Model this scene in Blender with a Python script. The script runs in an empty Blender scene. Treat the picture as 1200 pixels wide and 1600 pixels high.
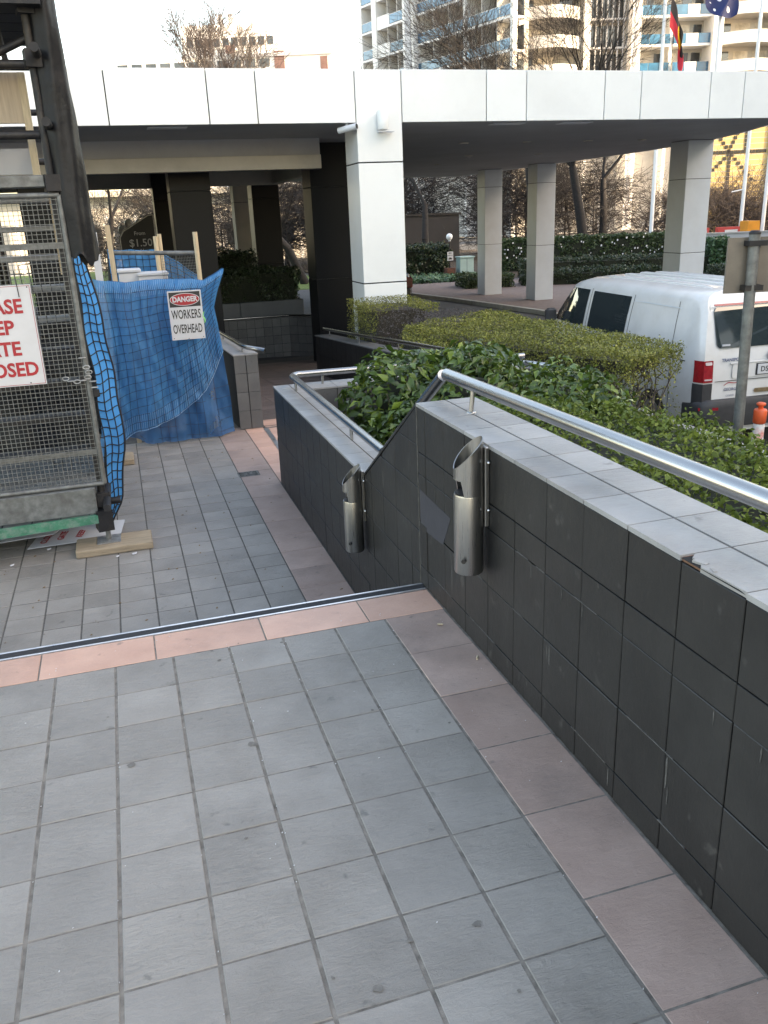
import bpy, math, random
import numpy as np
from mathutils import Matrix, Vector
R = math.radians
random.seed(7)
rng = np.random.default_rng(11)
SC = bpy.context.scene
COL = SC.collection

# ------------------------------------------------------------------ camera
cam_data = bpy.data.cameras.new("camera")
cam = bpy.data.objects.new("camera", cam_data)
COL.objects.link(cam)
cam_data.sensor_fit = 'VERTICAL'
cam_data.sensor_height = 32.0
cam_data.sensor_width = 24.0
cam_data.lens = 1313.14 / 1600 * 32.0
cam_data.clip_start = 0.05
cam_data.clip_end = 2000
cx, cy, cz = (0.95407, -0.29690, -0.03994), (0.13513, 0.30751, 0.94190), (-0.26737, -0.90404, 0.33351)
m3 = Matrix((cx, cy, cz)).transposed()
cam.matrix_world = Matrix.Translation((-0.8154, -2.8072, 1.4728)) @ m3.to_4x4()
SC.camera = cam

# ------------------------------------------------------------------ sky, sun, exposure
SUN_EL = R(24)
sun_from = Vector((0.80, -0.60, 0)).normalized()          # where the sun stands (behind the viewer, to the right)
world = bpy.data.worlds.new("World")
SC.world = world
world.use_nodes = True
wn = world.node_tree
for n in list(wn.nodes):
    wn.nodes.remove(n)
sky = wn.nodes.new('ShaderNodeTexSky')
sky.sky_type = 'NISHITA'
sky.sun_disc = False
sky.sun_elevation = SUN_EL
sky.sun_rotation = math.atan2(sun_from.x, sun_from.y)
sky.air_density = 1.0
sky.dust_density = 1.5
sky.ozone_density = 1.0
bg = wn.nodes.new('ShaderNodeBackground')
bg.inputs['Strength'].default_value = 0.15
wo = wn.nodes.new('ShaderNodeOutputWorld')
wn.links.new(sky.outputs[0], bg.inputs[0])
wn.links.new(bg.outputs[0], wo.inputs[0])

sl = bpy.data.lights.new("sun", 'SUN')
sl.energy = 2.0
sl.angle = R(0.5)
sl.color = (1.0, 0.88, 0.73)
sun = bpy.data.objects.new("sun", sl)
COL.objects.link(sun)
sdir = Vector((sun_from.x * math.cos(SUN_EL), sun_from.y * math.cos(SUN_EL), math.sin(SUN_EL)))
sun.rotation_euler = sdir.to_track_quat('Z', 'Y').to_euler()
sun.location = (20, -20, 30)

SC.view_settings.view_transform = 'Standard'
SC.view_settings.look = 'None'
SC.view_settings.gamma = 1.0
SC.view_settings.use_curve_mapping = False
SC.view_settings.exposure = 2.62
SC.view_settings.use_white_balance = True
SC.view_settings.white_balance_temperature = 9000
SC.view_settings.white_balance_tint = 13
SC.cycles.use_denoising = True
SC.cycles.max_bounces = 8
SC.cycles.transparent_max_bounces = 24

# ------------------------------------------------------------------ materials
MATS = {}

def mat(name, col, rough=0.6, metal=0.0, var=0.0, scale=6.0, bump=0.0, bscale=30.0, col2=None, spec=0.5,
        per_obj=0.0, stretch=(1, 1, 1), dirt=None, dirt_scale=3.0, dirt_amt=0.5, rvar=0.0, coat=0.0, emit=None,
        alpha=1.0, trans=0.0, dist=0.004, detail=6.0):
    """procedural principled material: base colour broken up by noise, optional second tone, dirt and relief"""
    if name in MATS:
        return MATS[name]
    m = bpy.data.materials.new(name)
    m.use_nodes = True
    nt = m.node_tree
    N, L = nt.nodes, nt.links
    b = N['Principled BSDF']
    b.inputs['Base Color'].default_value = (*col, 1)
    b.inputs['Roughness'].default_value = rough
    b.inputs['Metallic'].default_value = metal
    b.inputs['Specular IOR Level'].default_value = spec
    b.inputs['Coat Weight'].default_value = coat
    b.inputs['Alpha'].default_value = alpha
    b.inputs['Transmission Weight'].default_value = trans
    if emit:
        b.inputs['Emission Color'].default_value = (*emit[0], 1)
        b.inputs['Emission Strength'].default_value = emit[1]
    tc = N.new('ShaderNodeTexCoord')
    oi = N.new('ShaderNodeObjectInfo')
    mp = N.new('ShaderNodeMapping')
    mp.inputs['Scale'].default_value = stretch
    add = N.new('ShaderNodeVectorMath'); add.operation = 'ADD'
    cmb = N.new('ShaderNodeCombineXYZ')
    mul = N.new('ShaderNodeMath'); mul.operation = 'MULTIPLY'; mul.inputs[1].default_value = 57.3
    L.new(oi.outputs['Random'], mul.inputs[0])
    for k in range(3):
        L.new(mul.outputs[0], cmb.inputs[k])
    L.new(tc.outputs['Object'], add.inputs[0]); L.new(cmb.outputs[0], add.inputs[1])
    L.new(add.outputs[0], mp.inputs['Vector'])
    vec = mp.outputs[0]
    cur = None
    if var > 0 or col2:
        nz = N.new('ShaderNodeTexNoise'); nz.inputs['Scale'].default_value = scale
        nz.inputs['Detail'].default_value = detail; nz.inputs['Roughness'].default_value = 0.62
        L.new(vec, nz.inputs['Vector'])
        rp = N.new('ShaderNodeValToRGB')
        c2 = col2 or tuple(min(1, c * (1 + var)) for c in col)
        c1 = col if col2 else tuple(c * (1 - var) for c in col)
        rp.color_ramp.elements[0].position = 0.32; rp.color_ramp.elements[0].color = (*c1, 1)
        rp.color_ramp.elements[1].position = 0.68; rp.color_ramp.elements[1].color = (*c2, 1)
        L.new(nz.outputs['Fac'], rp.inputs[0])
        cur = rp.outputs[0]
        if rvar:
            mr = N.new('ShaderNodeMapRange')
            mr.inputs['From Min'].default_value = .3; mr.inputs['From Max'].default_value = .7
            mr.inputs['To Min'].default_value = max(0, rough - rvar); mr.inputs['To Max'].default_value = min(1, rough + rvar)
            L.new(nz.outputs['Fac'], mr.inputs['Value']); L.new(mr.outputs[0], b.inputs['Roughness'])
    if dirt:
        dn = N.new('ShaderNodeTexNoise'); dn.inputs['Scale'].default_value = dirt_scale; dn.inputs['Detail'].default_value = 8
        dn.inputs['Roughness'].default_value = 0.7
        L.new(vec, dn.inputs['Vector'])
        dr = N.new('ShaderNodeMapRange')
        dr.inputs['From Min'].default_value = .48; dr.inputs['From Max'].default_value = .72
        dr.inputs['To Max'].default_value = dirt_amt
        L.new(dn.outputs['Fac'], dr.inputs['Value'])
        mx = N.new('ShaderNodeMix'); mx.data_type = 'RGBA'
        L.new(dr.outputs[0], mx.inputs['Factor'])
        if cur: L.new(cur, mx.inputs['A'])
        else: mx.inputs['A'].default_value = (*col, 1)
        mx.inputs['B'].default_value = (*dirt, 1)
        cur = mx.outputs['Result']
    if per_obj:
        hs = N.new('ShaderNodeHueSaturation')
        mr2 = N.new('ShaderNodeMapRange')
        mr2.inputs['To Min'].default_value = 1 - per_obj; mr2.inputs['To Max'].default_value = 1 + per_obj
        L.new(oi.outputs['Random'], mr2.inputs['Value']); L.new(mr2.outputs[0], hs.inputs['Value'])
        if cur: L.new(cur, hs.inputs['Color'])
        else: hs.inputs['Color'].default_value = (*col, 1)
        cur = hs.outputs[0]
    if cur:
        L.new(cur, b.inputs['Base Color'])
    if bump > 0:
        bn = N.new('ShaderNodeTexNoise'); bn.inputs['Scale'].default_value = bscale; bn.inputs['Detail'].default_value = 8
        bn.inputs['Roughness'].default_value = 0.6
        L.new(vec, bn.inputs['Vector'])
        bp = N.new('ShaderNodeBump'); bp.inputs['Strength'].default_value = bump; bp.inputs['Distance'].default_value = dist
        L.new(bn.outputs['Fac'], bp.inputs['Height']); L.new(bp.outputs[0], b.inputs['Normal'])
    MATS[name] = m
    return m


def leaf_mat(name, c1, c2, c3, rough=0.45, transl=0.25, scale=0.9, spec=0.5):
    if name in MATS:
        return MATS[name]
    m = bpy.data.materials.new(name); m.use_nodes = True
    N, L = m.node_tree.nodes, m.node_tree.links
    b = N['Principled BSDF']; out = N['Material Output']
    geo = N.new('ShaderNodeNewGeometry'); tc = N.new('ShaderNodeTexCoord')
    nz = N.new('ShaderNodeTexNoise'); nz.inputs['Scale'].default_value = scale; nz.inputs['Detail'].default_value = 3
    L.new(tc.outputs['Object'], nz.inputs['Vector'])
    mixf = N.new('ShaderNodeMath'); mixf.operation = 'ADD'
    h1 = N.new('ShaderNodeMath'); h1.operation = 'MULTIPLY'; h1.inputs[1].default_value = .55
    h2 = N.new('ShaderNodeMath'); h2.operation = 'MULTIPLY'; h2.inputs[1].default_value = .45
    L.new(geo.outputs['Random Per Island'], h1.inputs[0]); L.new(nz.outputs['Fac'], h2.inputs[0])
    L.new(h1.outputs[0], mixf.inputs[0]); L.new(h2.outputs[0], mixf.inputs[1])
    rp = N.new('ShaderNodeValToRGB')
    rp.color_ramp.elements[0].position = .15; rp.color_ramp.elements[0].color = (*c1, 1)
    e = rp.color_ramp.elements.new(.55); e.color = (*c2, 1)
    rp.color_ramp.elements[2].position = .88; rp.color_ramp.elements[2].color = (*c3, 1)
    L.new(mixf.outputs[0], rp.inputs[0]); L.new(rp.outputs[0], b.inputs['Base Color'])
    b.inputs['Roughness'].default_value = rough
    b.inputs['Specular IOR Level'].default_value = spec
    tr = N.new('ShaderNodeBsdfTranslucent'); L.new(rp.outputs[0], tr.inputs['Color'])
    ms = N.new('ShaderNodeMixShader'); ms.inputs[0].default_value = transl
    L.new(b.outputs[0], ms.inputs[1]); L.new(tr.outputs[0], ms.inputs[2]); L.new(ms.outputs[0], out.inputs['Surface'])
    MATS[name] = m
    return m


def slate_mat(name, c1, c2, rough, dirt, relief=1.0):
    """riven slate: stretched layered relief, cloudy tone, every tile its own patch of stone"""
    m = bpy.data.materials.new(name); m.use_nodes = True
    N, L = m.node_tree.nodes, m.node_tree.links
    b = N['Principled BSDF']
    tc = N.new('ShaderNodeTexCoord'); oi = N.new('ShaderNodeObjectInfo')
    mul = N.new('ShaderNodeMath'); mul.operation = 'MULTIPLY'; mul.inputs[1].default_value = 91.7
    L.new(oi.outputs['Random'], mul.inputs[0])
    cmb = N.new('ShaderNodeCombineXYZ')
    for k in range(3): L.new(mul.outputs[0], cmb.inputs[k])
    add = N.new('ShaderNodeVectorMath'); add.operation = 'ADD'
    L.new(tc.outputs['Object'], add.inputs[0]); L.new(cmb.outputs[0], add.inputs[1])
    rot = N.new('ShaderNodeMapping'); rot.inputs['Scale'].default_value = (1, 2.4, 1)
    L.new(add.outputs[0], rot.inputs['Vector'])
    n1 = N.new('ShaderNodeTexNoise'); n1.inputs['Scale'].default_value = 20; n1.inputs['Detail'].default_value = 9
    n1.inputs['Roughness'].default_value = .68; n1.inputs['Distortion'].default_value = .3
    L.new(rot.outputs[0], n1.inputs['Vector'])
    n2 = N.new('ShaderNodeTexNoise'); n2.inputs['Scale'].default_value = 5; n2.inputs['Detail'].default_value = 6
    L.new(add.outputs[0], n2.inputs['Vector'])
    rp = N.new('ShaderNodeValToRGB')
    rp.color_ramp.elements[0].position = .3; rp.color_ramp.elements[0].color = (*c1, 1)
    rp.color_ramp.elements[1].position = .7; rp.color_ramp.elements[1].color = (*c2, 1)
    L.new(n2.outputs['Fac'], rp.inputs[0])
    # world-space grime patches that run over several tiles
    geo = N.new('ShaderNodeNewGeometry')
    n3 = N.new('ShaderNodeTexNoise'); n3.inputs['Scale'].default_value = 1.7; n3.inputs['Detail'].default_value = 9
    n3.inputs['Roughness'].default_value = .68
    L.new(geo.outputs['Position'], n3.inputs['Vector'])
    mr = N.new('ShaderNodeMapRange'); mr.inputs['From Min'].default_value = .5; mr.inputs['From Max'].default_value = .74
    mr.inputs['To Max'].default_value = .62
    L.new(n3.outputs['Fac'], mr.inputs['Value'])
    mx = N.new('ShaderNodeMix'); mx.data_type = 'RGBA'
    L.new(mr.outputs[0], mx.inputs['Factor']); L.new(rp.outputs[0], mx.inputs['A']); mx.inputs['B'].default_value = (*dirt, 1)
    # small dark stains
    n4 = N.new('ShaderNodeTexNoise'); n4.inputs['Scale'].default_value = 14; n4.inputs['Detail'].default_value = 5
    L.new(geo.outputs['Position'], n4.inputs['Vector'])
    mr4 = N.new('ShaderNodeMapRange'); mr4.inputs['From Min'].default_value = .67; mr4.inputs['From Max'].default_value = .73
    mr4.inputs['To Max'].default_value = .5
    L.new(n4.outputs['Fac'], mr4.inputs['Value'])
    mx2 = N.new('ShaderNodeMix'); mx2.data_type = 'RGBA'
    L.new(mr4.outputs[0], mx2.inputs['Factor']); L.new(mx.outputs['Result'], mx2.inputs['A'])
    mx2.inputs['B'].default_value = (.06, .058, .055, 1)
    hs = N.new('ShaderNodeHueSaturation')
    mr2 = N.new('ShaderNodeMapRange'); mr2.inputs['To Min'].default_value = .89; mr2.inputs['To Max'].default_value = 1.10
    L.new(oi.outputs['Random'], mr2.inputs['Value']); L.new(mr2.outputs[0], hs.inputs['Value'])
    L.new(mx2.outputs['Result'], hs.inputs['Color']); L.new(hs.outputs[0], b.inputs['Base Color'])
    rr = N.new('ShaderNodeMapRange'); rr.inputs['To Min'].default_value = rough - .1; rr.inputs['To Max'].default_value = rough + .14
    L.new(n1.outputs['Fac'], rr.inputs['Value']); L.new(rr.outputs[0], b.inputs['Roughness'])
    bp = N.new('ShaderNodeBump'); bp.inputs['Strength'].default_value = .9 * relief; bp.inputs['Distance'].default_value = .009
    L.new(n1.outputs['Fac'], bp.inputs['Height'])
    rs = N.new('ShaderNodeMath'); rs.operation = 'FRACT'; rm2 = N.new('ShaderNodeMath'); rm2.operation = 'MULTIPLY'; rm2.inputs[1].default_value = 37.7
    L.new(oi.outputs['Random'], rm2.inputs[0]); L.new(rm2.outputs[0], rs.inputs[0])
    rr2 = N.new('ShaderNodeMapRange'); rr2.inputs['To Min'].default_value = .5 * relief; rr2.inputs['To Max'].default_value = 1.0 * relief
    L.new(rs.outputs[0], rr2.inputs['Value']); L.new(rr2.outputs[0], bp.inputs['Strength'])
    nf = N.new('ShaderNodeTexNoise'); nf.inputs['Scale'].default_value = 160; nf.inputs['Detail'].default_value = 3
    L.new(add.outputs[0], nf.inputs['Vector'])
    bp2 = N.new('ShaderNodeBump'); bp2.inputs['Strength'].default_value = .25 * relief; bp2.inputs['Distance'].default_value = .001
    L.new(nf.outputs['Fac'], bp2.inputs['Height']); L.new(bp.outputs[0], bp2.inputs['Normal'])
    L.new(bp2.outputs[0], b.inputs['Normal'])
    MATS[name] = m
    return m


M_SLATE = slate_mat('grey_slate', (.205, .189, .170), (.262, .244, .222), .47, (.125, .117, .106))
M_PINK = slate_mat('pink_stone', (.50, .295, .225), (.60, .37, .285), .5, (.32, .2, .16), .5)
M_PINK_SHADED = slate_mat('pink_stone_shaded', (.285, .20, .168), (.35, .255, .218), .5, (.13, .11, .10), .7)  # darker copy of the pink stone, the wall's shade put into its colour
M_WALLTILE = slate_mat('charcoal_tile', (.0085, .0086, .0088), (.0125, .0126, .0128), .46, (.030, .029, .028), .28)
M_COPING = slate_mat('coping_tile', (.24, .24, .238), (.32, .318, .315), .40, (.16, .135, .115), .6)
M_GROUT = mat('grout', (.10, .092, .083), .95, var=.35, scale=40, bump=.6, bscale=200, dist=.002)
M_GROUT_LIGHT = mat('grout_pale', (.155, .14, .122), .95, var=.45, scale=25, bump=.8, bscale=180, dist=.002)
M_GROUT_DARK = mat('grout_dark', (.0075, .0075, .0075), .95, var=.5, scale=30)
M_GROUT_RUST = mat('grout_rust', (.16, .085, .055), .95, var=.4, scale=30)
M_STEEL = mat('brushed_steel', (.36, .358, .352), .26, 1.0, var=.03, scale=6)
M_STEEL_V = mat('brushed_steel_upright', (.40, .395, .385), .30, 1.0, var=.07, scale=40, stretch=(8, 8, .25), rvar=.04, dirt=(.27, .22, .17), dirt_scale=5, dirt_amt=.25)
M_ALU = mat('aluminium', (.68, .69, .70), .35, 1.0, var=.1, scale=30, rvar=.1)
M_RUBBER = mat('black_rubber', (.018, .019, .022), .7, bump=.4, bscale=300, dist=.001)
M_GALV = mat('galvanised', (.36, .365, .36), .5, .75, var=.3, scale=25, dirt=(.15, .13, .11), dirt_scale=8, dirt_amt=.5)
M_GALV_DULL = mat('dull_galvanised', (.16, .165, .16), .6, .5, var=.3, scale=20, dirt=(.08, .07, .06), dirt_scale=6, dirt_amt=.6)
M_DARKSTEEL = mat('dark_steel', (.018, .018, .02), .55, .4, var=.3, scale=12, dirt=(.11, .09, .07), dirt_scale=7, dirt_amt=.4)
M_BLACKWRAP = mat('black_plastic', (.007, .0075, .009), .42, var=.3, scale=5, bump=.4, bscale=9, dist=.02, dirt=(.02, .019, .018), dirt_scale=4, dirt_amt=.5, spec=.25)
M_WOOD = mat('weathered_timber', (.30, .235, .16), .8, var=.3, scale=10, stretch=(1, 12, 12), bump=.5, bscale=14, dist=.004, dirt=(.13, .11, .09), dirt_scale=5, dirt_amt=.6)
M_PLY = mat('plywood', (.42, .33, .24), .7, var=.12, scale=5, stretch=(14, 1, 1), bump=.1, bscale=20)
M_TIMBER_PALE = mat('pale_timber', (.48, .38, .25), .7, var=.18, scale=9, stretch=(10, 10, 1))
M_GREEN = mat('green_paint', (.03, .17, .10), .6, var=.25, scale=15, dirt=(.25, .27, .25), dirt_scale=14, dirt_amt=.7)
M_WHITE = mat('white_panel', (.70, .735, .745), .28, var=.035, scale=.7, dirt=(.58, .61, .62), dirt_scale=1.1, dirt_amt=.45)  # faint tone noise puts soft cloud reflections into the white
M_SIGNWHITE = mat('sign_white', (.50, .51, .53), .45, var=.04, scale=8, dirt=(.38, .36, .35), dirt_scale=6, dirt_amt=.2)
M_RED = mat('sign_red', (.34, .012, .02), .5, var=.1, scale=20)
M_BLACK = mat('sign_black', (.015, .015, .016), .5, var=.1, scale=20)
M_COLUMN = mat('pale_stone_panel', (.52, .56, .60), .38, var=.05, scale=2.0, dirt=(.45, .45, .45), dirt_scale=1.5, dirt_amt=.3)
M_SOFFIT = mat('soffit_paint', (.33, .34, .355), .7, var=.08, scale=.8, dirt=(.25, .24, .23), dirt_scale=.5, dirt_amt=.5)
M_BEAM = mat('beam_paint', (.46, .43, .38), .65, var=.08, scale=1.5, dirt=(.3, .28, .25), dirt_scale=1.2, dirt_amt=.5)
M_GRANITE = mat('black_granite', (.003, .0036, .005), .45, var=.35, scale=60, per_obj=.15, spec=.2)
M_JOINT = mat('joint_dark', (.03, .03, .03), .9, var=.2, scale=10)
M_SOIL = mat('soil_mulch', (.055, .04, .028), .95, var=.5, scale=14, bump=1, bscale=30, dist=.04)
M_ASPHALT = mat('asphalt', (.055, .056, .058), .85, var=.22, scale=2.5, bump=.5, bscale=220, dist=.004, dirt=(.085, .08, .075), dirt_scale=.7, dirt_amt=.5)
M_CONC = mat('concrete', (.33, .325, .31), .85, var=.15, scale=4, bump=.3, bscale=60, dirt=(.2, .19, .18), dirt_scale=1.5, dirt_amt=.5)
M_PAVER = mat('red_brown_paver', (.14, .105, .095), .8, var=.2, scale=7, bump=.3, bscale=40, per_obj=.15)
M_GRASS = mat('lawn', (.09, .15, .035), .9, var=.3, scale=3, bump=1, bscale=60, dist=.05)
M_BARK = mat('grey_bark', (.095, .078, .066), .9, var=.35, scale=9, bump=.8, bscale=14, dist=.02)
M_BARK_DARK = mat('dark_bark', (.018, .016, .016), .9, var=.35, scale=9, bump=.8, bscale=14, dist=.02)
M_BARK_RED = mat('reddish_twigs', (.07, .056, .052), .9, var=.35, scale=3)


# ------------------------------------------------------------------ mesh helpers
class MB:
    """collects shapes and links them as one mesh object"""
    def __init__(self):
        self.v = []; self.f = []; self.smooth = []

    def add(self, vs, fs, smooth=False):
        o = len(self.v)
        self.v.extend([tuple(map(float, p)) for p in vs])
        for f in fs:
            self.f.append(tuple(i + o for i in f)); self.smooth.append(smooth)
        return self

    def box(self, x0, x1, y0, y1, z0, z1, bev=0.0):
        if bev > 0:
            b = min(bev, (x1 - x0) * .45, (y1 - y0) * .45, (z1 - z0) * .45)
            vs = []; 
            rings = [(z0, b), (z0 + b, 0), (z1 - b, 0), (z1, b)]
            for z, i in rings:
                c = b
                pts = [(x0 + i + c, y0 + i), (x1 - i - c, y0 + i), (x1 - i, y0 + i + c), (x1 - i, y1 - i - c),
                       (x1 - i - c, y1 - i), (x0 + i + c, y1 - i), (x0 + i, y1 - i - c), (x0 + i, y0 + i + c)]
                vs += [(x, y, z) for x, y in pts]
            fs = []
            for k in range(3):
                for j in range(8):
                    fs.append((k * 8 + j, k * 8 + (j + 1) % 8, k * 8 + 8 + (j + 1) % 8, k * 8 + 8 + j))
            fs.append(tuple(reversed(range(8)))); fs.append(tuple(range(24, 32)))
            return self.add(vs, fs)
        vs = [(x0, y0, z0), (x1, y0, z0), (x1, y1, z0), (x0, y1, z0), (x0, y0, z1), (x1, y0, z1), (x1, y1, z1), (x0, y1, z1)]
        fs = [(0, 3, 2, 1), (4, 5, 6, 7), (0, 1, 5, 4), (1, 2, 6, 5), (2, 3, 7, 6), (3, 0, 4, 7)]
        return self.add(vs, fs)

    def obox(self, c, ax, ay, az, hx, hy, hz):
        c, ax, ay, az = Vector(c), Vector(ax).normalized(), Vector(ay).normalized(), Vector(az).normalized()
        vs = [c + ax * hx * i + ay * hy * j + az * hz * k for k in (-1, 1) for i, j in ((-1, -1), (1, -1), (1, 1), (-1, 1))]
        fs = [(0, 3, 2, 1), (4, 5, 6, 7), (0, 1, 5, 4), (1, 2, 6, 5), (2, 3, 7, 6), (3, 0, 4, 7)]
        return self.add(vs, fs)

    def prism(self, poly, d):
        """poly: 3-D points (planar), extruded by vector d"""
        n = len(poly); d = Vector(d)
        vs = [Vector(p) for p in poly] + [Vector(p) + d for p in poly]
        fs = [tuple(reversed(range(n))), tuple(range(n, 2 * n))]
        fs += [(i, (i + 1) % n, n + (i + 1) % n, n + i) for i in range(n)]
        return self.add(vs, fs)

    def tube(self, pts, r, seg=10, cap=True, smooth=True, radii=None):
        pts = [Vector(p) for p in pts]
        n = len(pts); vs = []; fs = []
        up = None
        for i, p in enumerate(pts):
            t = (pts[min(i + 1, n - 1)] - pts[max(i - 1, 0)]).normalized()
            if up is None:
                a = Vector((0, 0, 1)) if abs(t.z) < .9 else Vector((1, 0, 0))
                up = (a - t * a.dot(t)).normalized()
            else:
                up = (up - t * up.dot(t)).normalized()
            s = t.cross(up)
            rr = radii[i] if radii else r
            for k in range(seg):
                an = 2 * math.pi * k / seg
                vs.append(p + (up * math.cos(an) + s * math.sin(an)) * rr)
        for i in range(n - 1):
            for k in range(seg):
                fs.append((i * seg + k, i * seg + (k + 1) % seg, (i + 1) * seg + (k + 1) % seg, (i + 1) * seg + k))
        self.add(vs, fs, smooth)
        if cap:
            self.add(vs[:seg], [tuple(reversed(range(seg)))]); self.add(vs[-seg:], [tuple(range(seg))])
        return self

    def lathe(self, prof, seg=20, c=(0, 0, 0), smooth=True):
        vs = []; fs = []
        for r, z in prof:
            for k in range(seg):
                a = 2 * math.pi * k / seg
                vs.append((c[0] + r * math.cos(a), c[1] + r * math.sin(a), c[2] + z))
        for i in range(len(prof) - 1):
            for k in range(seg):
                fs.append((i * seg + k, i * seg + (k + 1) % seg, (i + 1) * seg + (k + 1) % seg, (i + 1) * seg + k))
        self.add(vs, fs, smooth)
        n = len(prof)
        self.add(vs[:seg], [tuple(reversed(range(seg)))]); self.add(vs[(n - 1) * seg:], [tuple(range(seg))])
        return self

    def grid(self, fn, nu, nv, smooth=True):
        vs = [fn(i / nu, j / nv) for j in range(nv + 1) for i in range(nu + 1)]
        fs = [(j * (nu + 1) + i, j * (nu + 1) + i + 1, (j + 1) * (nu + 1) + i + 1, (j + 1) * (nu + 1) + i) for j in range(nv) for i in range(nu)]
        return self.add(vs, fs, smooth)

    def mesh(self, name, m, origin=(0, 0, 0)):
        me = bpy.data.meshes.new(name)
        o = origin
        me.from_pydata([(x - o[0], y - o[1], z - o[2]) for x, y, z in self.v], [], self.f)
        me.polygons.foreach_set('use_smooth', self.smooth)
        if m: me.materials.append(m)
        me.update()
        return me

    def build(self, name, m, parent=None, local=False, kind=None, label=None):
        o = (0, 0, 0)
        if parent is not None and not local:
            q = parent; o = Vector((0, 0, 0))
            while q is not None:
                o = o + q.location; q = q.parent
        ob = bpy.data.objects.new(name, self.mesh(name, m, o))
        COL.objects.link(ob)
        if parent is not None: ob.parent = parent
        if kind: ob['kind'] = kind
        if label: ob['label'] = label
        return ob


def bulk(name, V, F, m, parent=None, kind=None, smooth=False):
    """large numpy mesh: V (n,3), F (m,k) of one face size; V in the parent's local space if parented"""
    me = bpy.data.meshes.new(name)
    n, k = len(F), F.shape[1]
    me.vertices.add(len(V)); me.vertices.foreach_set('co', np.asarray(V, np.float32).ravel())
    me.loops.add(n * k); me.loops.foreach_set('vertex_index', np.asarray(F, np.int32).ravel())
    me.polygons.add(n)
    me.polygons.foreach_set('loop_start', np.arange(n, dtype=np.int32) * k)
    if smooth: me.polygons.foreach_set('use_smooth', np.ones(n, bool))
    me.materials.append(m)
    me.update(calc_edges=True)
    ob = bpy.data.objects.new(name, me); COL.objects.link(ob)
    if parent is not None: ob.parent = parent
    if kind: ob['kind'] = kind
    return ob


def tag(o, label, cat, group=None):
    o['label'] = label; o['category'] = cat
    if group: o['group'] = group
    return o


def thing(name, label, cat, loc=(0, 0, 0), group=None, rotz=0.0):
    o = bpy.data.objects.new(name, None); o.empty_display_size = .1
    COL.objects.link(o); o.location = loc; o.rotation_euler = (0, 0, rotz)
    return tag(o, label, cat, group)


def struct(o):
    o['kind'] = 'structure'
    return o


def inst(name, me, parent, loc, rot=(0, 0, 0), scale=None):
    o = bpy.data.objects.new(name, me); COL.objects.link(o)
    o.location = loc; o.rotation_euler = rot; o.parent = parent
    if scale: o.scale = scale
    return o


def text_mesh(body, size, m, name, parent, loc, rot, bold=0.0, align='CENTER', sx=1.0, local=True, extrude=.0008):
    """flat lettering as mesh; loc in the parent's space"""
    cu = bpy.data.curves.new(name, 'FONT')
    cu.body = body; cu.size = size; cu.align_x = align; cu.align_y = 'CENTER'; cu.offset = bold; cu.extrude = extrude
    cu.resolution_u = 3
    tmp = bpy.data.objects.new('tmp', cu); COL.objects.link(tmp)
    dg = bpy.context.evaluated_depsgraph_get()
    me = bpy.data.meshes.new_from_object(tmp.evaluated_get(dg))
    COL.objects.unlink(tmp); bpy.data.objects.remove(tmp); bpy.data.curves.remove(cu)
    me.name = name
    me.materials.clear(); me.materials.append(m)
    o = bpy.data.objects.new(name, me); COL.objects.link(o)
    o.parent = parent; o.location = loc; o.rotation_euler = rot; o.scale = (sx, 1, 1)
    return o


def clip(poly, a, b, c):
    """keep the part of a 2-D polygon where a*x+b*y<=c"""
    out = []
    for i, p in enumerate(poly):
        q = poly[(i + 1) % len(poly)]
        dp, dq = a * p[0] + b * p[1] - c, a * q[0] + b * q[1] - c
        if dp <= 0: out.append(p)
        if dp * dq < 0:
            t = dp / (dp - dq)
            out.append((p[0] + (q[0] - p[0]) * t, p[1] + (q[1] - p[1]) * t))
    return out

# ================================================================== SETTING: floors
TG = 0.0085     # joint width

def tile_mesh(name, w, l, h, m, bev=.0018):
    """w along x, l along y, top at z=0, slightly eased upper edge"""
    b = MB()
    x, y = w / 2, l / 2
    vs = [(-x, -y, -h), (x, -y, -h), (x, y, -h), (-x, y, -h), (-x, -y, -bev), (x, -y, -bev), (x, y, -bev), (-x, y, -bev),
          (-x + bev, -y + bev, 0), (x - bev, -y + bev, 0), (x - bev, y - bev, 0), (-x + bev, y - bev, 0)]
    fs = [(0, 1, 5, 4), (1, 2, 6, 5), (2, 3, 7, 6), (3, 0, 4, 7), (4, 5, 9, 8), (5, 6, 10, 9), (6, 7, 11, 10), (7, 4, 8, 11), (8, 9, 10, 11)]
    b.add(vs, fs)
    return b.mesh(name, m)

T_GREY = tile_mesh('tile', .2 - TG, .2 - TG * .58, .012, M_SLATE)
T_GREY_L = tile_mesh('tile', .2 - TG, .2 - TG * .9, .012, M_SLATE)
T_BORDER = tile_mesh('tile', .245 - TG, .3 - TG * .58, .012, M_PINK_SHADED)
T_BORDER2 = tile_mesh('tile', .285 - TG, .3 - TG * .58, .012, M_PINK_SHADED)
T_PINK = tile_mesh('tile', .4 - TG * .6, .2 - TG, .012, M_PINK)
T_PINK2 = tile_mesh('tile', .19 - TG, .3 - TG * .58, .012, M_PINK)

def lay(floor, me, x, y, z):
    return inst('tile', me, floor, (x, y, z + random.uniform(-.0008, .0008)),
                (random.gauss(0, .0022), random.gauss(0, .0022), random.gauss(0, .002)))

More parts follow.
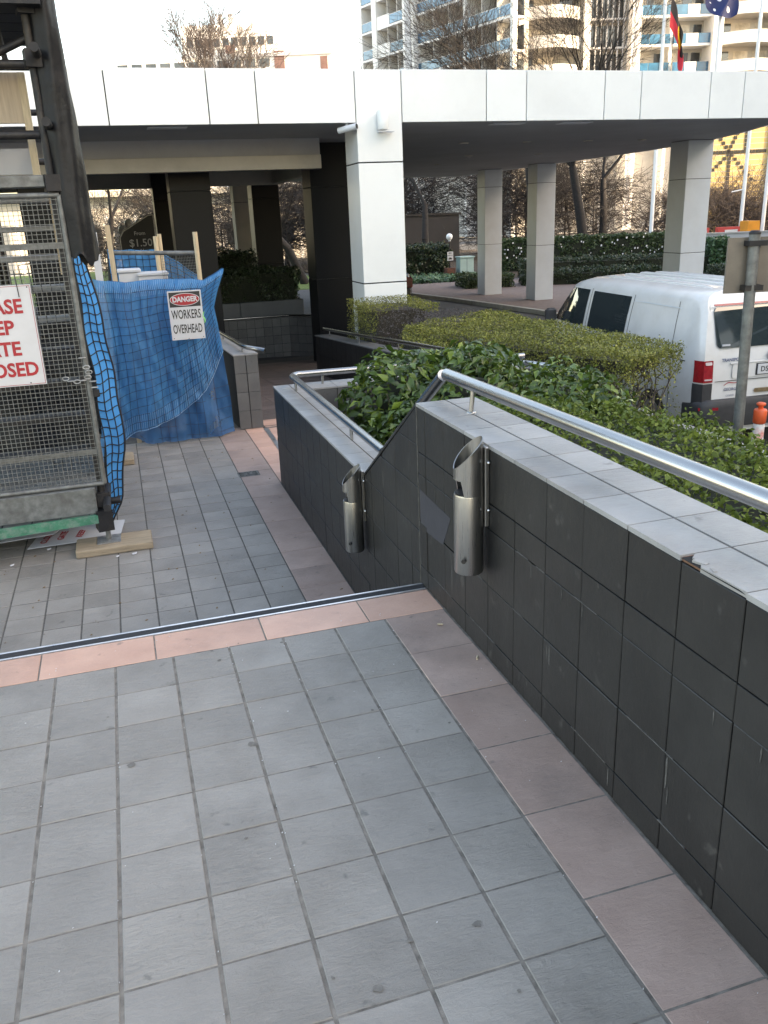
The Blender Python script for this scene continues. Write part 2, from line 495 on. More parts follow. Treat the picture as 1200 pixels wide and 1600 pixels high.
# upper terrace (z = 0)
terrace = struct(MB().box(-7, .253, -7, .2, -.5, -.0022).build('terrace_floor', M_GROUT_LIGHT))
for i in range(13):
    for j in range(14):
        lay(terrace, T_GREY, -.1 - .2 * i, -.1 - .2 * j, 0)
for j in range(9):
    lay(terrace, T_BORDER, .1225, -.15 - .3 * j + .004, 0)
for i in range(8):
    xr = .245 - (.305 if i == 0 else .305 + .4 * i)
    if i == 0:
        o = inst('tile', tile_mesh('tile', .305 - TG * .6, .2 - TG, .012, M_PINK), terrace, (.0925, .1, 0))
    else:
        lay(terrace, T_PINK, -.06 - .4 * (i - 1) - .2, .1, 0)
rest = MB()
for i in range(13, 30):
    for j in range(30):
        rest.box(-.2 - .2 * i + .003, -.2 * i - .003, -.2 * (j + 1) + .003, -.2 * j - .003, -.0020, 0)
for i in range(0, 13):
    for j in range(14, 30):
        rest.box(-.2 - .2 * i + .003, -.2 * i - .003, -.2 * (j + 1) + .003, -.2 * j - .003, -.0020, 0)
rest.build('tile_remainder', M_SLATE, terrace, kind='stuff')

# stairs down to the lower floor
LZ = -.55
stairs = struct(MB().box(-7, .253, .2, .26, -.5, -.03).box(-7, .253, .26, .58, -.55, -.185).box(-7, .253, .58, .90, -.58, -.37).build('steps', M_SLATE))
nose = MB().box(-7, .245, .201, .256, -.028, -.002)
nosing = struct(nose.build('step_edge', M_RUBBER))
MB().box(-7, .2452, .2005, .2085, -.03, .004, .002).build('metal_strip', M_ALU, nosing)
MB().box(-7, .2452, .2515, .260, -.05, .004, .002).build('metal_strip', M_ALU, nosing)
for k in range(3):
    MB().box(-7, .2448, .2115 + .0135 * k, .2225 + .0135 * k, -.004, .0015, .001).build('rubber_rib', M_RUBBER, nosing)

# lower floor (z = -0.55)
low = struct(MB().box(-7, .45, .9, 5.75, LZ - .3, LZ - .0020).build('lower_floor', mat('grout_lower', (.08, .075, .068), .95, var=.35, scale=40)))
drain_xy = (.02, 4.06)
n = 0
for i in range(11):
    for j in range(23):
        if i > 6 and j > 14: continue
        lay(low, T_GREY_L, -.14 - .2 * i, 1.0 + .2 * j + .1, LZ); n += 1
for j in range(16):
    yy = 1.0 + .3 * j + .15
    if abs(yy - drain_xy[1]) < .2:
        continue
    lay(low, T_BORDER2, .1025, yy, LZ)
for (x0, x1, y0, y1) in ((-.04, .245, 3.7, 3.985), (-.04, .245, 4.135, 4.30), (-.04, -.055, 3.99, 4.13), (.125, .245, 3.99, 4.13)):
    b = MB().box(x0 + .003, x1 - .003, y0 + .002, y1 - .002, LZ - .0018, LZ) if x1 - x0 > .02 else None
    if b: b.build('tile', M_PINK_SHADED, low)
for j in range(7):
    lay(low, T_PINK2, .34, 3.70 + .3 * j + .15, LZ)
rest = MB()
for i in range(7, 20):
    for j in range(15 if i < 11 else 0, 23):
        rest.box(-.04 - .2 * (i + 1) + .003, -.04 - .2 * i - .003, 1.0 + .2 * j + .003, 1.2 + .2 * j - .003, LZ - .0018, LZ)
rest.build('tile_remainder', M_SLATE, low, kind='stuff')

# floor drain grate: a round-rayed square grate
dr = thing('floor_drain', 'square metal floor drain grate in the lower pink tiles', 'drain', (drain_xy[0], drain_xy[1], LZ))
MB().box(drain_xy[0] - .072, drain_xy[0] + .10, drain_xy[1] - .07, drain_xy[1] + .07, LZ - .005, LZ - .001).build('pit', M_JOINT, dr)
fr = MB(); X0, X1, Y0, Y1 = drain_xy[0] - .072, drain_xy[0] + .10, drain_xy[1] - .07, drain_xy[1] + .07
fr.box(X0, X1, Y0, Y0 + .012, LZ - .001, LZ + .003).box(X0, X1, Y1 - .012, Y1, LZ - .001, LZ + .003).box(X0, X0 + .012, Y0 + .012, Y1 - .012, LZ - .001, LZ + .003).box(X1 - .012, X1, Y0 + .012, Y1 - .012, LZ - .001, LZ + .003)
fr.build('frame', M_GALV_DULL, dr)
for k in range(7):
    a = k * math.pi / 7
    MB().obox(((X0 + X1) / 2, (Y0 + Y1) / 2, LZ + .0008), (math.cos(a), math.sin(a), 0), (-math.sin(a), math.cos(a), 0), (0, 0, 1), .072, .004, .0016).build('bar', M_GALV_DULL, dr)
# metal cover strip at the head of the ramp
tag(MB().prism([(.41, 4.35, LZ + .001), (.455, 4.35, LZ + .001), (.475, 5.62, LZ + .001), (.43, 5.62, LZ + .001)], (0, 0, .004)).build('metal_strip', M_ALU),
    'narrow pale metal strip laid in the floor beside the end of the pier', 'floor strip')

M_RAMP = slate_mat('ramp_tile', (.10, .078, .07), (.13, .10, .092), .5, (.07, .058, .052), .6)
# ramp going down beyond the opening
RS = .0885
def ramp_z(y): return LZ - RS * max(0, y - 5.7)
b = MB()
ys = [3.55, 5.7, 16.3]
b.prism([(.45, 3.5, LZ - .006), (.45, 5.7, LZ - .006), (2.6, 5.7, LZ - .006), (2.6, 3.5, LZ - .006)], (0, 0, -.3))
b.prism([(.2, 5.75, LZ - .006), (.2, 16.3, ramp_z(16.3) - .006), (4.6, 16.3, ramp_z(16.3) - .006), (4.6, 5.75, LZ - .006)], (0, 0, -.5))
ramp = struct(b.build('ramp', M_GROUT))
for j in range(26):
    for i in range(4 if j < 8 else 7):
        x0, x1 = .46 + .43 * i, .46 + .43 * (i + 1)
        y0 = 3.7 + .42 * j; y1 = y0 + .42
        zz = lambda y: ramp_z(y) - .0002
        p = MB().prism([(x0 + .003, y0 + .003, zz(y0) - .005), (x1 - .003, y0 + .003, zz(y0) - .005), (x1 - .003, y1 - .003, zz(y1) - .005), (x0 + .003, y1 - .003, zz(y1) - .005)], (0, 0, .005))
        p.build('tile', M_PINK if i == 0 and j < 6 else M_RAMP, ramp)

# ------------------------------------------------------------------ the long tiled wall beside the steps
wall = thing('retaining_wall', 'long charcoal tiled wall with pale coping stepping down beside the stairs', 'wall', (.365, 0, 0))
WX0, WX1 = .245, .49
WT, LT = .757, .232       # wall tops under the coping
prof = [(-3.4, -.6), (3.68, -.6), (3.68, LT), (1.10, LT), (.27, WT), (-3.4, WT)]
core = MB().prism([(WX0 + .008, y, z) for y, z in prof], (WX1 - WX0 - .016, 0, 0))
core.build('core', M_GROUT_DARK, wall)
slope_n = (.525, .83, .525 * .27 + .83 * .757)      # keeps points below the sloping line
cache = {}
def wall_tile(y0, y1, z0, z1, side, nm='tile'):
    poly = [(y0 + .0016, z0 + .0016), (y1 - .0016, z0 + .0016), (y1 - .0016, z1 - .0016), (y0 + .0016, z1 - .0016)]
    if y1 > .27: 
        if y0 < 1.10:
            q = clip(poly, *slope_n) if y0 < 1.10 else poly
            # the lower wall top takes over past the foot of the slope
            if y1 > 1.10 and z1 <= LT + .001: q = poly
            poly = q
    if len(poly) < 3: return
    a = sum(poly[i][0] * poly[(i + 1) % len(poly)][1] - poly[(i + 1) % len(poly)][0] * poly[i][1] for i in range(len(poly)))
    if abs(a) < .0006: return
    x = WX0 if side < 0 else WX1
    cy = sum(p[0] for p in poly) / len(poly); cz_ = sum(p[1] for p in poly) / len(poly)
    key = (side, tuple((round(p[0] - cy, 4), round(p[1] - cz_, 4)) for p in poly))
    if key not in cache:
        bb = MB(); e = .0016
        inner = [(p[0] + (cy - p[0]) * .018, p[1] + (cz_ - p[1]) * .018) for p in poly]
        n_ = len(poly)
        s = side
        vs = [(-s * .0085, p[0] - cy, p[1] - cz_) for p in poly] + [(-s * e, p[0] - cy, p[1] - cz_) for p in poly] + [(0, p[0] - cy, p[1] - cz_) for p in inner]
        fs = []
        for k in range(2):
            for i in range(n_):
                q = (k * n_ + i, k * n_ + (i + 1) % n_, (k + 1) * n_ + (i + 1) % n_, (k + 1) * n_ + i)
                fs.append(q if s > 0 else tuple(reversed(q)))
        top = tuple(range(2 * n_, 3 * n_))
        fs.append(top if s > 0 else tuple(reversed(top)))
        bb.add(vs, fs)
        cache[key] = bb.mesh(nm, M_WALLTILE)
    o = inst(nm, cache[key], wall, (x - .365, cy, cz_), (0, random.gauss(0, .003), random.gauss(0, .003)))
    o.location.x += random.gauss(0, .0006)

rows_u = [0.002, .085, .28, .485, .575, WT]
rows_l = [LZ + .002, -.36, -.16, .04, LT]
for k in range(-13, 2):
    y0 = -.02 + .2 * k; y1 = y0 + .2
    for z0, z1 in zip(rows_u[:-1], rows_u[1:]):
        if y0 < .27 < y1:
            wall_tile(y0, .27, z0, z1, -1)
        elif y1 <= .28:
            wall_tile(y0, y1, z0, z1, -1)
ys = [.27, .38, .58, .78, .98, 1.10]
for y0, y1 in zip(ys[:-1], ys[1:]):
    for z0, z1 in zip([LZ + .002, -.36, -.16, .04, .232, .42, .60], [-.36, -.16, .04, .232, .42, .60, WT]):
        wall_tile(y0, y1, z0, z1, -1)
y0 = 1.10
while y0 < 3.66:
    y1 = min(y0 + .2, 3.68)
    for z0, z1 in zip(rows_l[:-1], rows_l[1:]):
        wall_tile(y0, y1, z0, z1, -1)
    y0 = y1
# coping: two rows of pale tiles, rust-stained joint between them
MB().prism([(WX0 + .004, -3.4, WT), (WX1 - .004, -3.4, WT), (WX1 - .004, .265, WT), (WX0 + .004, .265, WT)], (0, 0, .009)).build('coping_bed', M_GROUT_RUST, wall)
MB().prism([(WX0 + .004, 1.12, LT), (WX1 - .004, 1.12, LT), (WX1 - .004, 3.675, LT), (WX0 + .004, 3.675, LT)], (0, 0, .009)).build('coping_bed', M_GROUT_RUST, wall)
def cop(y0, y1, z, xa, xb, chip=False):
    if chip:
        poly = [(xa + .006, y0 + .002), (xb - .002, y0 + .002), (xb - .002, y1 - .002), (xa + .035, y1 - .002), (xa + .017, y1 - .018), (xa + .020, y1 - .045), (xa + .002, y1 - .065)]
    else:
        poly = [(xa + .002, y0 + .002), (xb - .002, y0 + .002), (xb - .002, y1 - .002), (xa + .002, y1 - .002)]
    b = MB().prism([(x, y, z + .001) for x, y in poly], (0, 0, .0125))
    b.build('coping_tile', M_COPING, wall)
for k in range(-13, 2):
    y0 = -.02 + .2 * k; y1 = min(y0 + .2, .272)
    cop(y0, y1, WT, WX0 - .004, .366, chip=(k == -8))
    cop(y0, y1, WT, .370, WX1 + .004)
for (x, y, a, l) in ((.258, -1.465, 1.9, .016), (.255, -1.51, 1.3, .009)):
    MB().obox((x, y, WT + .012), (math.cos(a), math.sin(a), 0), (-math.sin(a), math.cos(a), 0), (0, 0, 1), l, l * .4, .003).build('tile_chip', M_COPING, wall)
MB().prism([(WX0 - .003, -1.62, WT + .0095), (WX0 + .035, -1.423, WT + .0095), (WX0 - .003, -1.423, WT + .0095)], (0, 0, .0006)).build('broken_bed', M_GROUT_DARK, wall)
y0 = 1.11
while y0 < 3.66:
    y1 = min(y0 + .2, 3.685)
    cop(y0, y1, LT, WX0 - .004, .366); cop(y0, y1, LT, .370, WX1 + .004)
    y0 = y1
sl_p = [(.272, WT + .001), (1.108, LT + .001), (1.108, LT + .0135), (.272, WT + .0135)]
for xa, xb in ((WX0 - .002, .366), (.370, WX1 + .004)):
    for k in range(4):
        t0, t1 = k / 4 + .003, (k + 1) / 4 - .003
        L_ = lambda t, o: (.272 + (1.108 - .272) * t, WT + (LT - WT) * t + o)
        MB().prism([(xa, *L_(t0, .001)), (xa, *L_(t1, .001)), (xa, *L_(t1, .0135)), (xa, *L_(t0, .0135))], (xb - xa, 0, 0)).build('coping_tile', M_WALLTILE if xa < .3 else M_COPING, wall)
# silicone bead where the wall changes direction, efflorescence runs
M_BEAD = mat('pale_sealant', (.07, .067, .06), .8, var=.5, scale=40)
MB().box(WX0 - .0015, WX0 + .003, .266, .273, .0, WT).build('sealant', M_BEAD, wall)
M_EFF = mat('lime_run', (.075, .073, .07), .95, var=.5, scale=60)
runs = [(-.86, .275, .12, .004), (-1.43, .275, .19, .004), (-1.44, .20, .15, .002), (-.845, .27, .20, .002), (-.09, .25, .10, .003), (.21, .30, .06, .003)]
for k in range(16):
    z_ = random.choice([.28, .485, .575, .085]) - .002; runs.append((random.uniform(-1.9, .2), z_, z_ - random.uniform(.02, .075), random.uniform(.001, .0024)))
for (yy, zt, zb, w) in runs:
    pts = [(WX0 - .0008, yy - w * .3, zt), (WX0 - .0008, yy + w, zt - .01), (WX0 - .0008, yy + w * .5, (zt + zb) / 2), (WX0 - .0008, yy + w * .3, zb), (WX0 - .0008, yy - w * .3, zb), (WX0 - .0008, yy - w * .7, (zt + zb) / 2)]
    MB().prism(pts, (.002, 0, 0)).build('lime_run', M_EFF, wall)
for k in range(14):
    y_ = random.uniform(-1.9, .1); z_ = random.choice([.28, .485, .085]); L_ = random.uniform(.05, .22)
    MB().box(WX0 - .0004, WX0 + .004, y_, y_ + L_, z_ - .0013, z_ + .0010).build('lime_bloom', M_EFF, wall)
# the newer dark patch tile beside the near bin
MB().prism([(WX0 - .0006, .255, .42), (WX0 - .0006, -.085, .405), (WX0 - .0006, .0, .27), (WX0 - .0006, .25, .255)], (.003, 0, 0)).build('patch_tile', mat('bluish_slate', (.035, .037, .046), .38, var=.15, scale=20, bump=.2, bscale=60), wall)
MB().box(WX1 - .009, WX1, -3.4, .27, -.3, WT).build('back_face', M_CONC, wall)

# return wall of the planter box, tiles and coping
rw = thing('planter_wall', 'low tiled planter return wall with pale coping behind the glossy shrub', 'wall', (1.4, 3.56, -.55))
MB().box(.498, 2.5, 3.44, 3.675, -.55, LT).build('core', M_GROUT_DARK, rw)
M_TILEMID = slate_mat('grey_wall_tile', (.085, .085, .085), (.115, .115, .115), .45, (.14, .13, .12), .4)
for i in range(10):
    x0 = .498 + .2 * i; x1 = x0 + .2
    for z0, z1 in zip(rows_l[:-1], rows_l[1:]):
        MB().box(x0 + .003, x1 - .003, 3.432, 3.44, z0 + .003, z1 - .003).build('tile', M_TILEMID, rw)
        if z1 > -.2: MB().box(x0 + .003, x1 - .003, 3.675, 3.683, z0 + .003, z1 - .003).build('tile', M_TILEMID, rw)
    for ya, yb in ((3.43, 3.555), (3.558, 3.687)):
        MB().box(x0 + .002, x1 - .002, ya, yb, LT + .001, LT + .0135).build('coping_tile', M_COPING, rw)

# ramp outer wall (right side of the ramp)
rm = thing('ramp_wall', 'dark sloping wall on the right of the ramp below a handrail', 'wall', (2.4, 7, -1))
pts = [(2.25, 3.69, -.8), (2.25, 11.15, -1.6), (2.25, 11.15, -.40), (2.25, 3.69, .10)]
MB().prism(pts, (.24, 0, 0)).build('core', M_GROUT_DARK, rm)
for j in range(26):
    y0 = 3.7 + .286 * j; y1 = y0 + .286
    for r in range(3):
        tz = lambda y: .10 - (y - 3.69) * .067 - .003
        za, zb = lambda y: tz(y) - .3 * r, lambda y: tz(y) - .3 * (r + 1)
        MB().prism([(2.242, y0 + .003, za(y0)), (2.242, y1 - .003, za(y1)), (2.242, y1 - .003, zb(y1) + .005), (2.242, y0 + .003, zb(y0) + .005)], (.008, 0, 0)).build('tile', M_WALLTILE, rm)
MB().prism([(2.235, 3.69, .101), (2.235, 11.16, -.399), (2.235, 11.16, -.383), (2.235, 3.69, .117)], (.27, 0, 0)).build('coping', M_TILEMID, rm)
MB().box(2.242, 2.50, 11.151, 11.16, -1.4, -.41).build('end_face', M_WALLTILE, rm)

# pier wall on the left of the ramp
pw = thing('pier_wall', 'tiled wall ending in a square pier beside the blue netting', 'wall', (.32, 6, -.55))
def pz(y): return .20 - (y - 5.68) * .045
MB().prism([(.208, 5.69, -.7), (.208, 15.9, -1.6), (.208, 15.9, pz(15.9)), (.208, 5.69, pz(5.69))], (.225, 0, 0)).build('core', M_GROUT_DARK, pw)
for i, (xa, xb) in enumerate(((.2, .318), (.321, .441))):
    for r, (z0, z1) in enumerate(((-.55, -.36), (-.36, -.17), (-.17, .02), (.02, .2))):
        MB().box(xa + .002, xb - .002, 5.68, 5.691, z0 + .002, z1 - .002, .001).build('tile', M_TILEMID, pw)
for j in range(24):
    y0 = 5.69 + .2 * j
    for r in range(4):
        za = pz(y0) - .003 - .19 * r; zb = za - .186
        MB().box(.433, .441, y0 + .002, y0 + .198, zb, za).build('tile', M_TILEMID, pw)
for j in range(14):
    y0 = 5.675 + .4 * j
    for xa, xb in ((.195, .318), (.321, .446)):
        MB().prism([(xa, y0 + .002, pz(y0) + .001), (xb, y0 + .002, pz(y0) + .001), (xb, y0 + .398, pz(y0 + .4) + .001), (xa, y0 + .398, pz(y0 + .4) + .001)], (0, 0, .013)).build('coping_tile', M_COPING, pw)

# far tiled wall across the foot of the ramp
fw = thing('far_tiled_wall', 'low grey tiled wall with a thin rail across the foot of the ramp', 'wall', (2.5, 16.1, -1.5))
def far_seg(p, q, n_, first):
    p, q = Vector(p), Vector(q); d = (q - p); L_ = d.length; d.normalize(); nrm = Vector((d.y, -d.x, 0))
    MB().obox((p + q) / 2 + Vector((0, 0, -1.02)) - nrm * .11, d, nrm, (0, 0, 1), L_ / 2, .1, .43).build('core', M_GROUT_DARK, fw)
    for i in range(n_):
        for r in range(5):
            c = p + d * (L_ * (i + .5) / n_) + Vector((0, 0, -.69 - .19 * r)) - nrm * .006
            MB().obox(c, d, nrm, (0, 0, 1), L_ / n_ / 2 - .004, .006, .091).build('tile', M_TILEMID, fw)
    MB().obox((p + q) / 2 + Vector((0, 0, -.585)) - nrm * .1, d, nrm, (0, 0, 1), L_ / 2, .12, .006).build('coping', M_TILEMID, fw)
    MB().tube([p + Vector((0, 0, -.55)) + nrm * .02, q + Vector((0, 0, -.55)) + nrm * .02], .022, 8).build('rail', M_STEEL, fw)
far_seg((.45, 16.05, 0), (2.75, 16.05, 0), 12, True)
far_seg((2.75, 16.05, 0), (4.3, 14.7, 0), 10, False)

# ------------------------------------------------------------------ handrails
M_BASE = M_STEEL
hr = thing('stair_handrail', 'round stainless steel handrail running along the near wall top', 'handrail', (.37, 0, .77))
RZ = .872
def rail_tube(pts, r, nm, par, seg=28):
    MB().tube(pts, r, seg).build(nm, M_STEEL, par)
rail_tube([(.50, -3.3, RZ), (.372, .262, RZ)], .0238, 'rail', hr)
rail_tube([(.372, .295, RZ - .008), (.37, 1.13, .343)], .0245, 'rail', hr)
for yy in (.02, -1.75, -3.1):
    rx_ = .381 - .0359 * yy
    MB().tube([(rx_ - .008, yy, .769), (rx_, yy, RZ - .018)], .0088, 14).build('post', M_STEEL, hr)
    MB().lathe([(.019, 0), (.019, .004), (.012, .006)], 16, (rx_ - .008, yy, .769)).build('base_ring', M_STEEL, hr)
h2 = thing('planter_handrail', 'round steel handrail on the lower wall bending round the planter corner', 'handrail', (.37, 2.5, .25))
LR = .335
arc = [(.37 + .09 - .09 * math.cos(t), 3.50 + .09 * math.sin(t), LR) for t in np.linspace(0, math.pi / 2, 7)]
rail_tube([(.37, 1.16, LR)] + arc + [(2.35, 3.59, LR - .02)], .024, 'rail', h2, 20)
for q in ((.37, 1.80), (.37, 3.40), (.62, 3.59), (1.6, 3.59)):
    MB().tube([(q[0], q[1], .245), (q[0], q[1], LR - .015)], .010, 12).build('post', M_STEEL, h2)
h3 = thing('ramp_handrail', 'dark round handrail above the right wall of the ramp', 'handrail', (2.36, 7, 0))
MB().tube([(2.36, 11.0, -.27), (2.36, 10.9, -.262), (2.36, 3.75, .24), (2.36, 3.3, .28), (2.42, 3.2, .28)], .024, 12).build('rail', M_STEEL, h3)
for yy in (10.6, 8.8, 7.0, 5.2, 3.8):
    MB().tube([(2.36, yy, .117 - (yy - 3.69) * .067), (2.36, yy, .24 - (yy - 3.75) * .0702)], .012, 8).build('post', M_STEEL, h3)
h4 = thing('pier_handrail', 'short steel handrail with rounded end above the tiled pier', 'handrail', (.33, 6, .2))
MB().tube([(.50, 5.55, .252), (.44, 5.60, .262), (.36, 5.72, .270), (.33, 5.86, .268), (.33, 11, .03)], .024, 14).build('rail', M_STEEL, h4)
for yy in (5.95, 7.6, 9.2):
    MB().tube([(.33, yy, pz(yy) + .01), (.33, yy, .268 - (yy - 5.86) * .0463 - .015)], .010, 8).build('post', M_STEEL, h4)

# ------------------------------------------------------------------ wall-mounted cigarette bins
def cig_bin(y, z0, label):
    t = thing('cigarette_bin', label, 'ash bin', (.185, y, z0), 'wall mounted cigarette bins')
    r, H0, H1 = .049, .275, .46
    b = MB(); seg = 28
    # body: full cylinder to H0; above it a hood cut by a slanting plane, open at the front (towards -y-x)
    vs = []; fs = []
    b.lathe([(r * .96, 0), (r, .006), (r, H0 - .006), (r * .97, H0)], seg)
    b.build('body', M_STEEL_V, t, local=True)
    # hood: shell from H0 to H1, cut so its front is low and its back tall
    hb = MB(); fa = math.radians(172)       # hood opening direction
    outer, inner = [], []
    rows = 8
    def top(a):
        c = math.cos(a - fa)
        return H0 + .085 + (H1 - H0 - .085) * ((1 - c) / 2) ** .8
    for k in range(seg + 1):
        a = 2 * math.pi * k / seg
        lo = H0 - .002
        c = math.cos(a - fa)
        if c > .62: lo = H0 + .05           # slot for stubbing
        tp = top(a)
        for rr, lst in ((r - .0005, outer), (r - .0035, inner)):
            lst.append([(rr * math.cos(a), rr * math.sin(a), lo + (tp - lo) * j / rows) for j in range(rows + 1)])
    for lst, fl in ((outer, False), (inner, True)):
        vs = [p for col_ in lst for p in col_]
        fs = []
        for k in range(seg):
            for j in range(rows):
                q = (k * (rows + 1) + j, (k + 1) * (rows + 1) + j, (k + 1) * (rows + 1) + j + 1, k * (rows + 1) + j + 1)
                fs.append(tuple(reversed(q)) if fl else q)
        hb.add(vs, fs, True)
    rim = []
    for k in range(seg + 1): rim += [outer[k][-1], inner[k][-1], outer[k][0], inner[k][0]]
    fs = []
    for k in range(seg):
        i = 4 * k
        fs += [(i, i + 4, i + 5, i + 1), (i + 2, i + 3, i + 7, i + 6)]
    hb.add(rim, fs)
    hb.build('hood', M_STEEL_V, t, local=True)
    MB().lathe([(r * .9, H0 + .001), (r * .9, H0 + .004)], seg).build('ash_plate', M_DARKSTEEL, t, local=True)
    MB().box(.044, .0595, -.035, .035, .16, H1 - .03, .003).build('bracket', M_STEEL_V, t, local=True)
    for zz in (.22, .38):
        MB().lathe([(.006, 0), (.006, .003), (.003, .005)], 10, (.052, -.043, zz)).build('screw', M_ALU, t, local=True)
    MB().tube([(-.03, -.036, .055), (-.038, -.046, .055)], .008, 12).build('lock', M_DARKSTEEL, t, local=True)
    for k in range(5):
        a = random.uniform(0, 6.28); q = random.uniform(.005, .03)
        MB().tube([(q * math.cos(a) - .012, q * math.sin(a) - .012, H0 + .008 + .002 * k), (q * math.cos(a) + .008, q * math.sin(a) - .004, H0 + .010 + .002 * k)], .0035, 7).build('butt', M_PINK if k % 2 else M_SIGNWHITE, t, local=True)
    return t
cig_bin(-.40, .335, 'tall steel cigarette bin fixed to the upper wall, nearer of the two')
cig_bin(1.13, -.165, 'tall steel cigarette bin fixed to the lower wall below the sloping coping')

# old gum and drip marks trodden into the paving
M_GUM = mat('trodden_gum', (.135, .125, .112), .8, var=.25, scale=60)
spots = [(-.616, -.637, .010), (-.962, -.617, .010), (-.646, -.09, .006), (-.412, -.04, .005), (-.504, -1.565, .009), (-.252, -1.482, .009), (-.404, -1.474, .006), (-.691, -1.036, .004)]
for k in range(9): spots.append((random.uniform(-1.6, .2), random.uniform(-2.0, .15), random.uniform(.002, .005)))
for (x, y, r) in spots:
    n_ = 11; q = [r * random.uniform(.6, 1.25) for _ in range(n_)]
    MB().prism([(x + 1.3 * q[i] * math.cos(6.283 * i / n_), y + q[i] * math.sin(6.283 * i / n_), .0012) for i in range(n_)], (0, 0, .0006)).build('gum_mark', M_GUM, terrace)

# litter on the floor
M_BUTT = mat('cigarette_paper', (.40, .33, .24), .8, var=.3, scale=80)
M_LEAFBIT = mat('dry_leaf', (.16, .10, .05), .8, var=.4, scale=60)
lit = [((.19, -.13), 'stub'), ((.205, -.42), 'stub')]
for k, ((x, y), kd) in enumerate(lit):
    a = random.uniform(0, 3)
    o = MB().tube([(x, y, .0045), (x + .022 * math.cos(a), y + .022 * math.sin(a), .0045)], .0036, 8).build('cigarette_butt', M_BUTT)
    tag(o, ['cigarette butt lying below the near cigarette bin', 'cigarette butt by the wall foot on the second border tile'][k], 'litter', 'cigarette butts at the wall foot')
gr = MB()
for k in range(230):
    x, y = random.uniform(-2.2, .23), random.uniform(-2.4, .18)
    if random.random() < .6: x = round(x / .2) * .2 + random.gauss(0, .004)
    s = random.uniform(.0006, .0017)
    gr.obox((x, y, .0008 + s * .5), (random.random(), random.random(), .1), (-random.random(), random.random(), 0), (0, 0, 1), s, s * .7, s * .5)
o = gr.build('grit', M_SIGNWHITE); o['kind'] = 'stuff'; o['label'] = 'pale grit scattered over the terrace tiles'; o['category'] = 'grit'
gr = MB()
for k in range(150):
    x, y = random.uniform(-2.0, .2), random.uniform(1.3, 5.4)
    s = random.uniform(.002, .006)
    gr.obox((x, y, LZ + .001 + s * .3), (random.random(), random.random(), .1), (-random.random(), random.random(), 0), (0, 0, 1), s, s * .7, s * .3)
o = gr.build('grit', M_LEAFBIT); o['kind'] = 'stuff'; o['label'] = 'dark crumbs and leaf bits on the lower floor'; o['category'] = 'grit'

# ================================================================== ground, road, beds
RZ0 = -1.45
UZ_ = 2.76
ground = struct(MB().box(-900, 900, -300, 1500, -2.2, RZ0 - .05).build('ground', M_CONC))
road = struct(MB().box(2.4, 60, -60, 90, RZ0 - .045, RZ0).build('road', M_ASPHALT))
# paved island the canopy columns stand on, with kerb
isl = [(11.0, 12.6), (10.95, 19.8), (10.3, 24.5), (9.67, 28.2), (9.3, 31.5), (17, 31.5), (17, 24), (13.6, 17.5), (13.2, 12.6)]
island = struct(MB().prism([(x, y, RZ0 + .001) for x, y in isl], (0, 0, .11)).build('pavement', M_PAVER))
kb = MB()
kp = isl[:5]
for a, b_ in zip(kp[:-1], kp[1:]):
    a, b_ = Vector((*a, 0)), Vector((*b_, 0)); d = (b_ - a).normalized(); n_ = Vector((d.y, -d.x, 0))
    L_ = (b_ - a).length; k = int(L_ / .9)
    for i in range(k):
        c = a + d * (L_ * (i + .5) / k) + Vector((0, 0, RZ0 + .065)) - n_ * .08
        MB().obox(c, d, n_, (0, 0, 1), L_ / k / 2 - .004, .08, .062).build('kerb_stone', M_CONC, island)
far_path = struct(MB().prism([(9.3, 31.6, RZ0 + .004), (9.6, 36.0, RZ0 + .004), (14.0, 34.6, RZ0 + .004), (13.2, 31.6, RZ0 + .004)], (0, 0, .05)).build('path', M_CONC))
lawn = struct(MB().prism([(14.2, 24.2, RZ0 + .002), (13.2, 31.8, RZ0 + .002), (9.7, 36.2, RZ0 + .002), (9, 60, RZ0 + .002), (70, 60, RZ0 + .002), (60, 26, RZ0 + .002)], (0, 0, .09)).build('garden_bed', M_SOIL))
left_lawn = struct(MB().box(-30, 9, 34, 60, RZ0 - .04, RZ0 + .02).build('lawn', M_GRASS))
apron = struct(MB().box(-20, 2.39, 5.76, 33.9, RZ0 - .04, RZ0 + .01).build('pavement', M_ASPHALT))
side_block = thing('side_light_block', 'dark wall added under the left end of the canopy to block light', 'building', (-5, 21, RZ0))  # added wall, keeps light from the left out from under the canopy
MB().box(-8.5, -4.6, 11, 33, RZ0, UZ_ - .01).build('wall', mat('light_block_dark', (.012, .013, .015), .25, var=.2, scale=1), side_block)
for k in range(14):
    MB().box(-4.6, -4.52, 11.2 + 1.6 * k, 11.3 + 1.6 * k, RZ0, UZ_ - .02).build('light_block_rib', M_DARKSTEEL, side_block)
# raised soil beds behind the wall, falling to the road
bed = MB()
def bed_z(x, y):
    t = min(1, max(0, (x - 2.3) / 2.6))
    return .05 * (1 - t) + (-.85) * t - .035 * max(0, y - 2)
bed.grid(lambda u, v: (.49 + (5.0 - .49) * u, -6 + 9.4 * v, bed_z(.49 + 4.51 * u, -6 + 9.4 * v) - .12 + .03 * math.sin(u * 31 + v * 17)), 26, 40)
bed.grid(lambda u, v: (2.49 + (5.0 - 2.49) * u, 3.4 + 6.6 * v, bed_z(2.49 + 2.51 * u, 3.4 + 6.6 * v) - .12 + .03 * math.sin(u * 31 + v * 17)), 16, 30)
bed = struct(bed.build('garden_bed', M_SOIL))
kb = MB().box(5.0, 5.14, -6, 10.0, RZ0, -.9).build('kerb', M_CONC, bed)

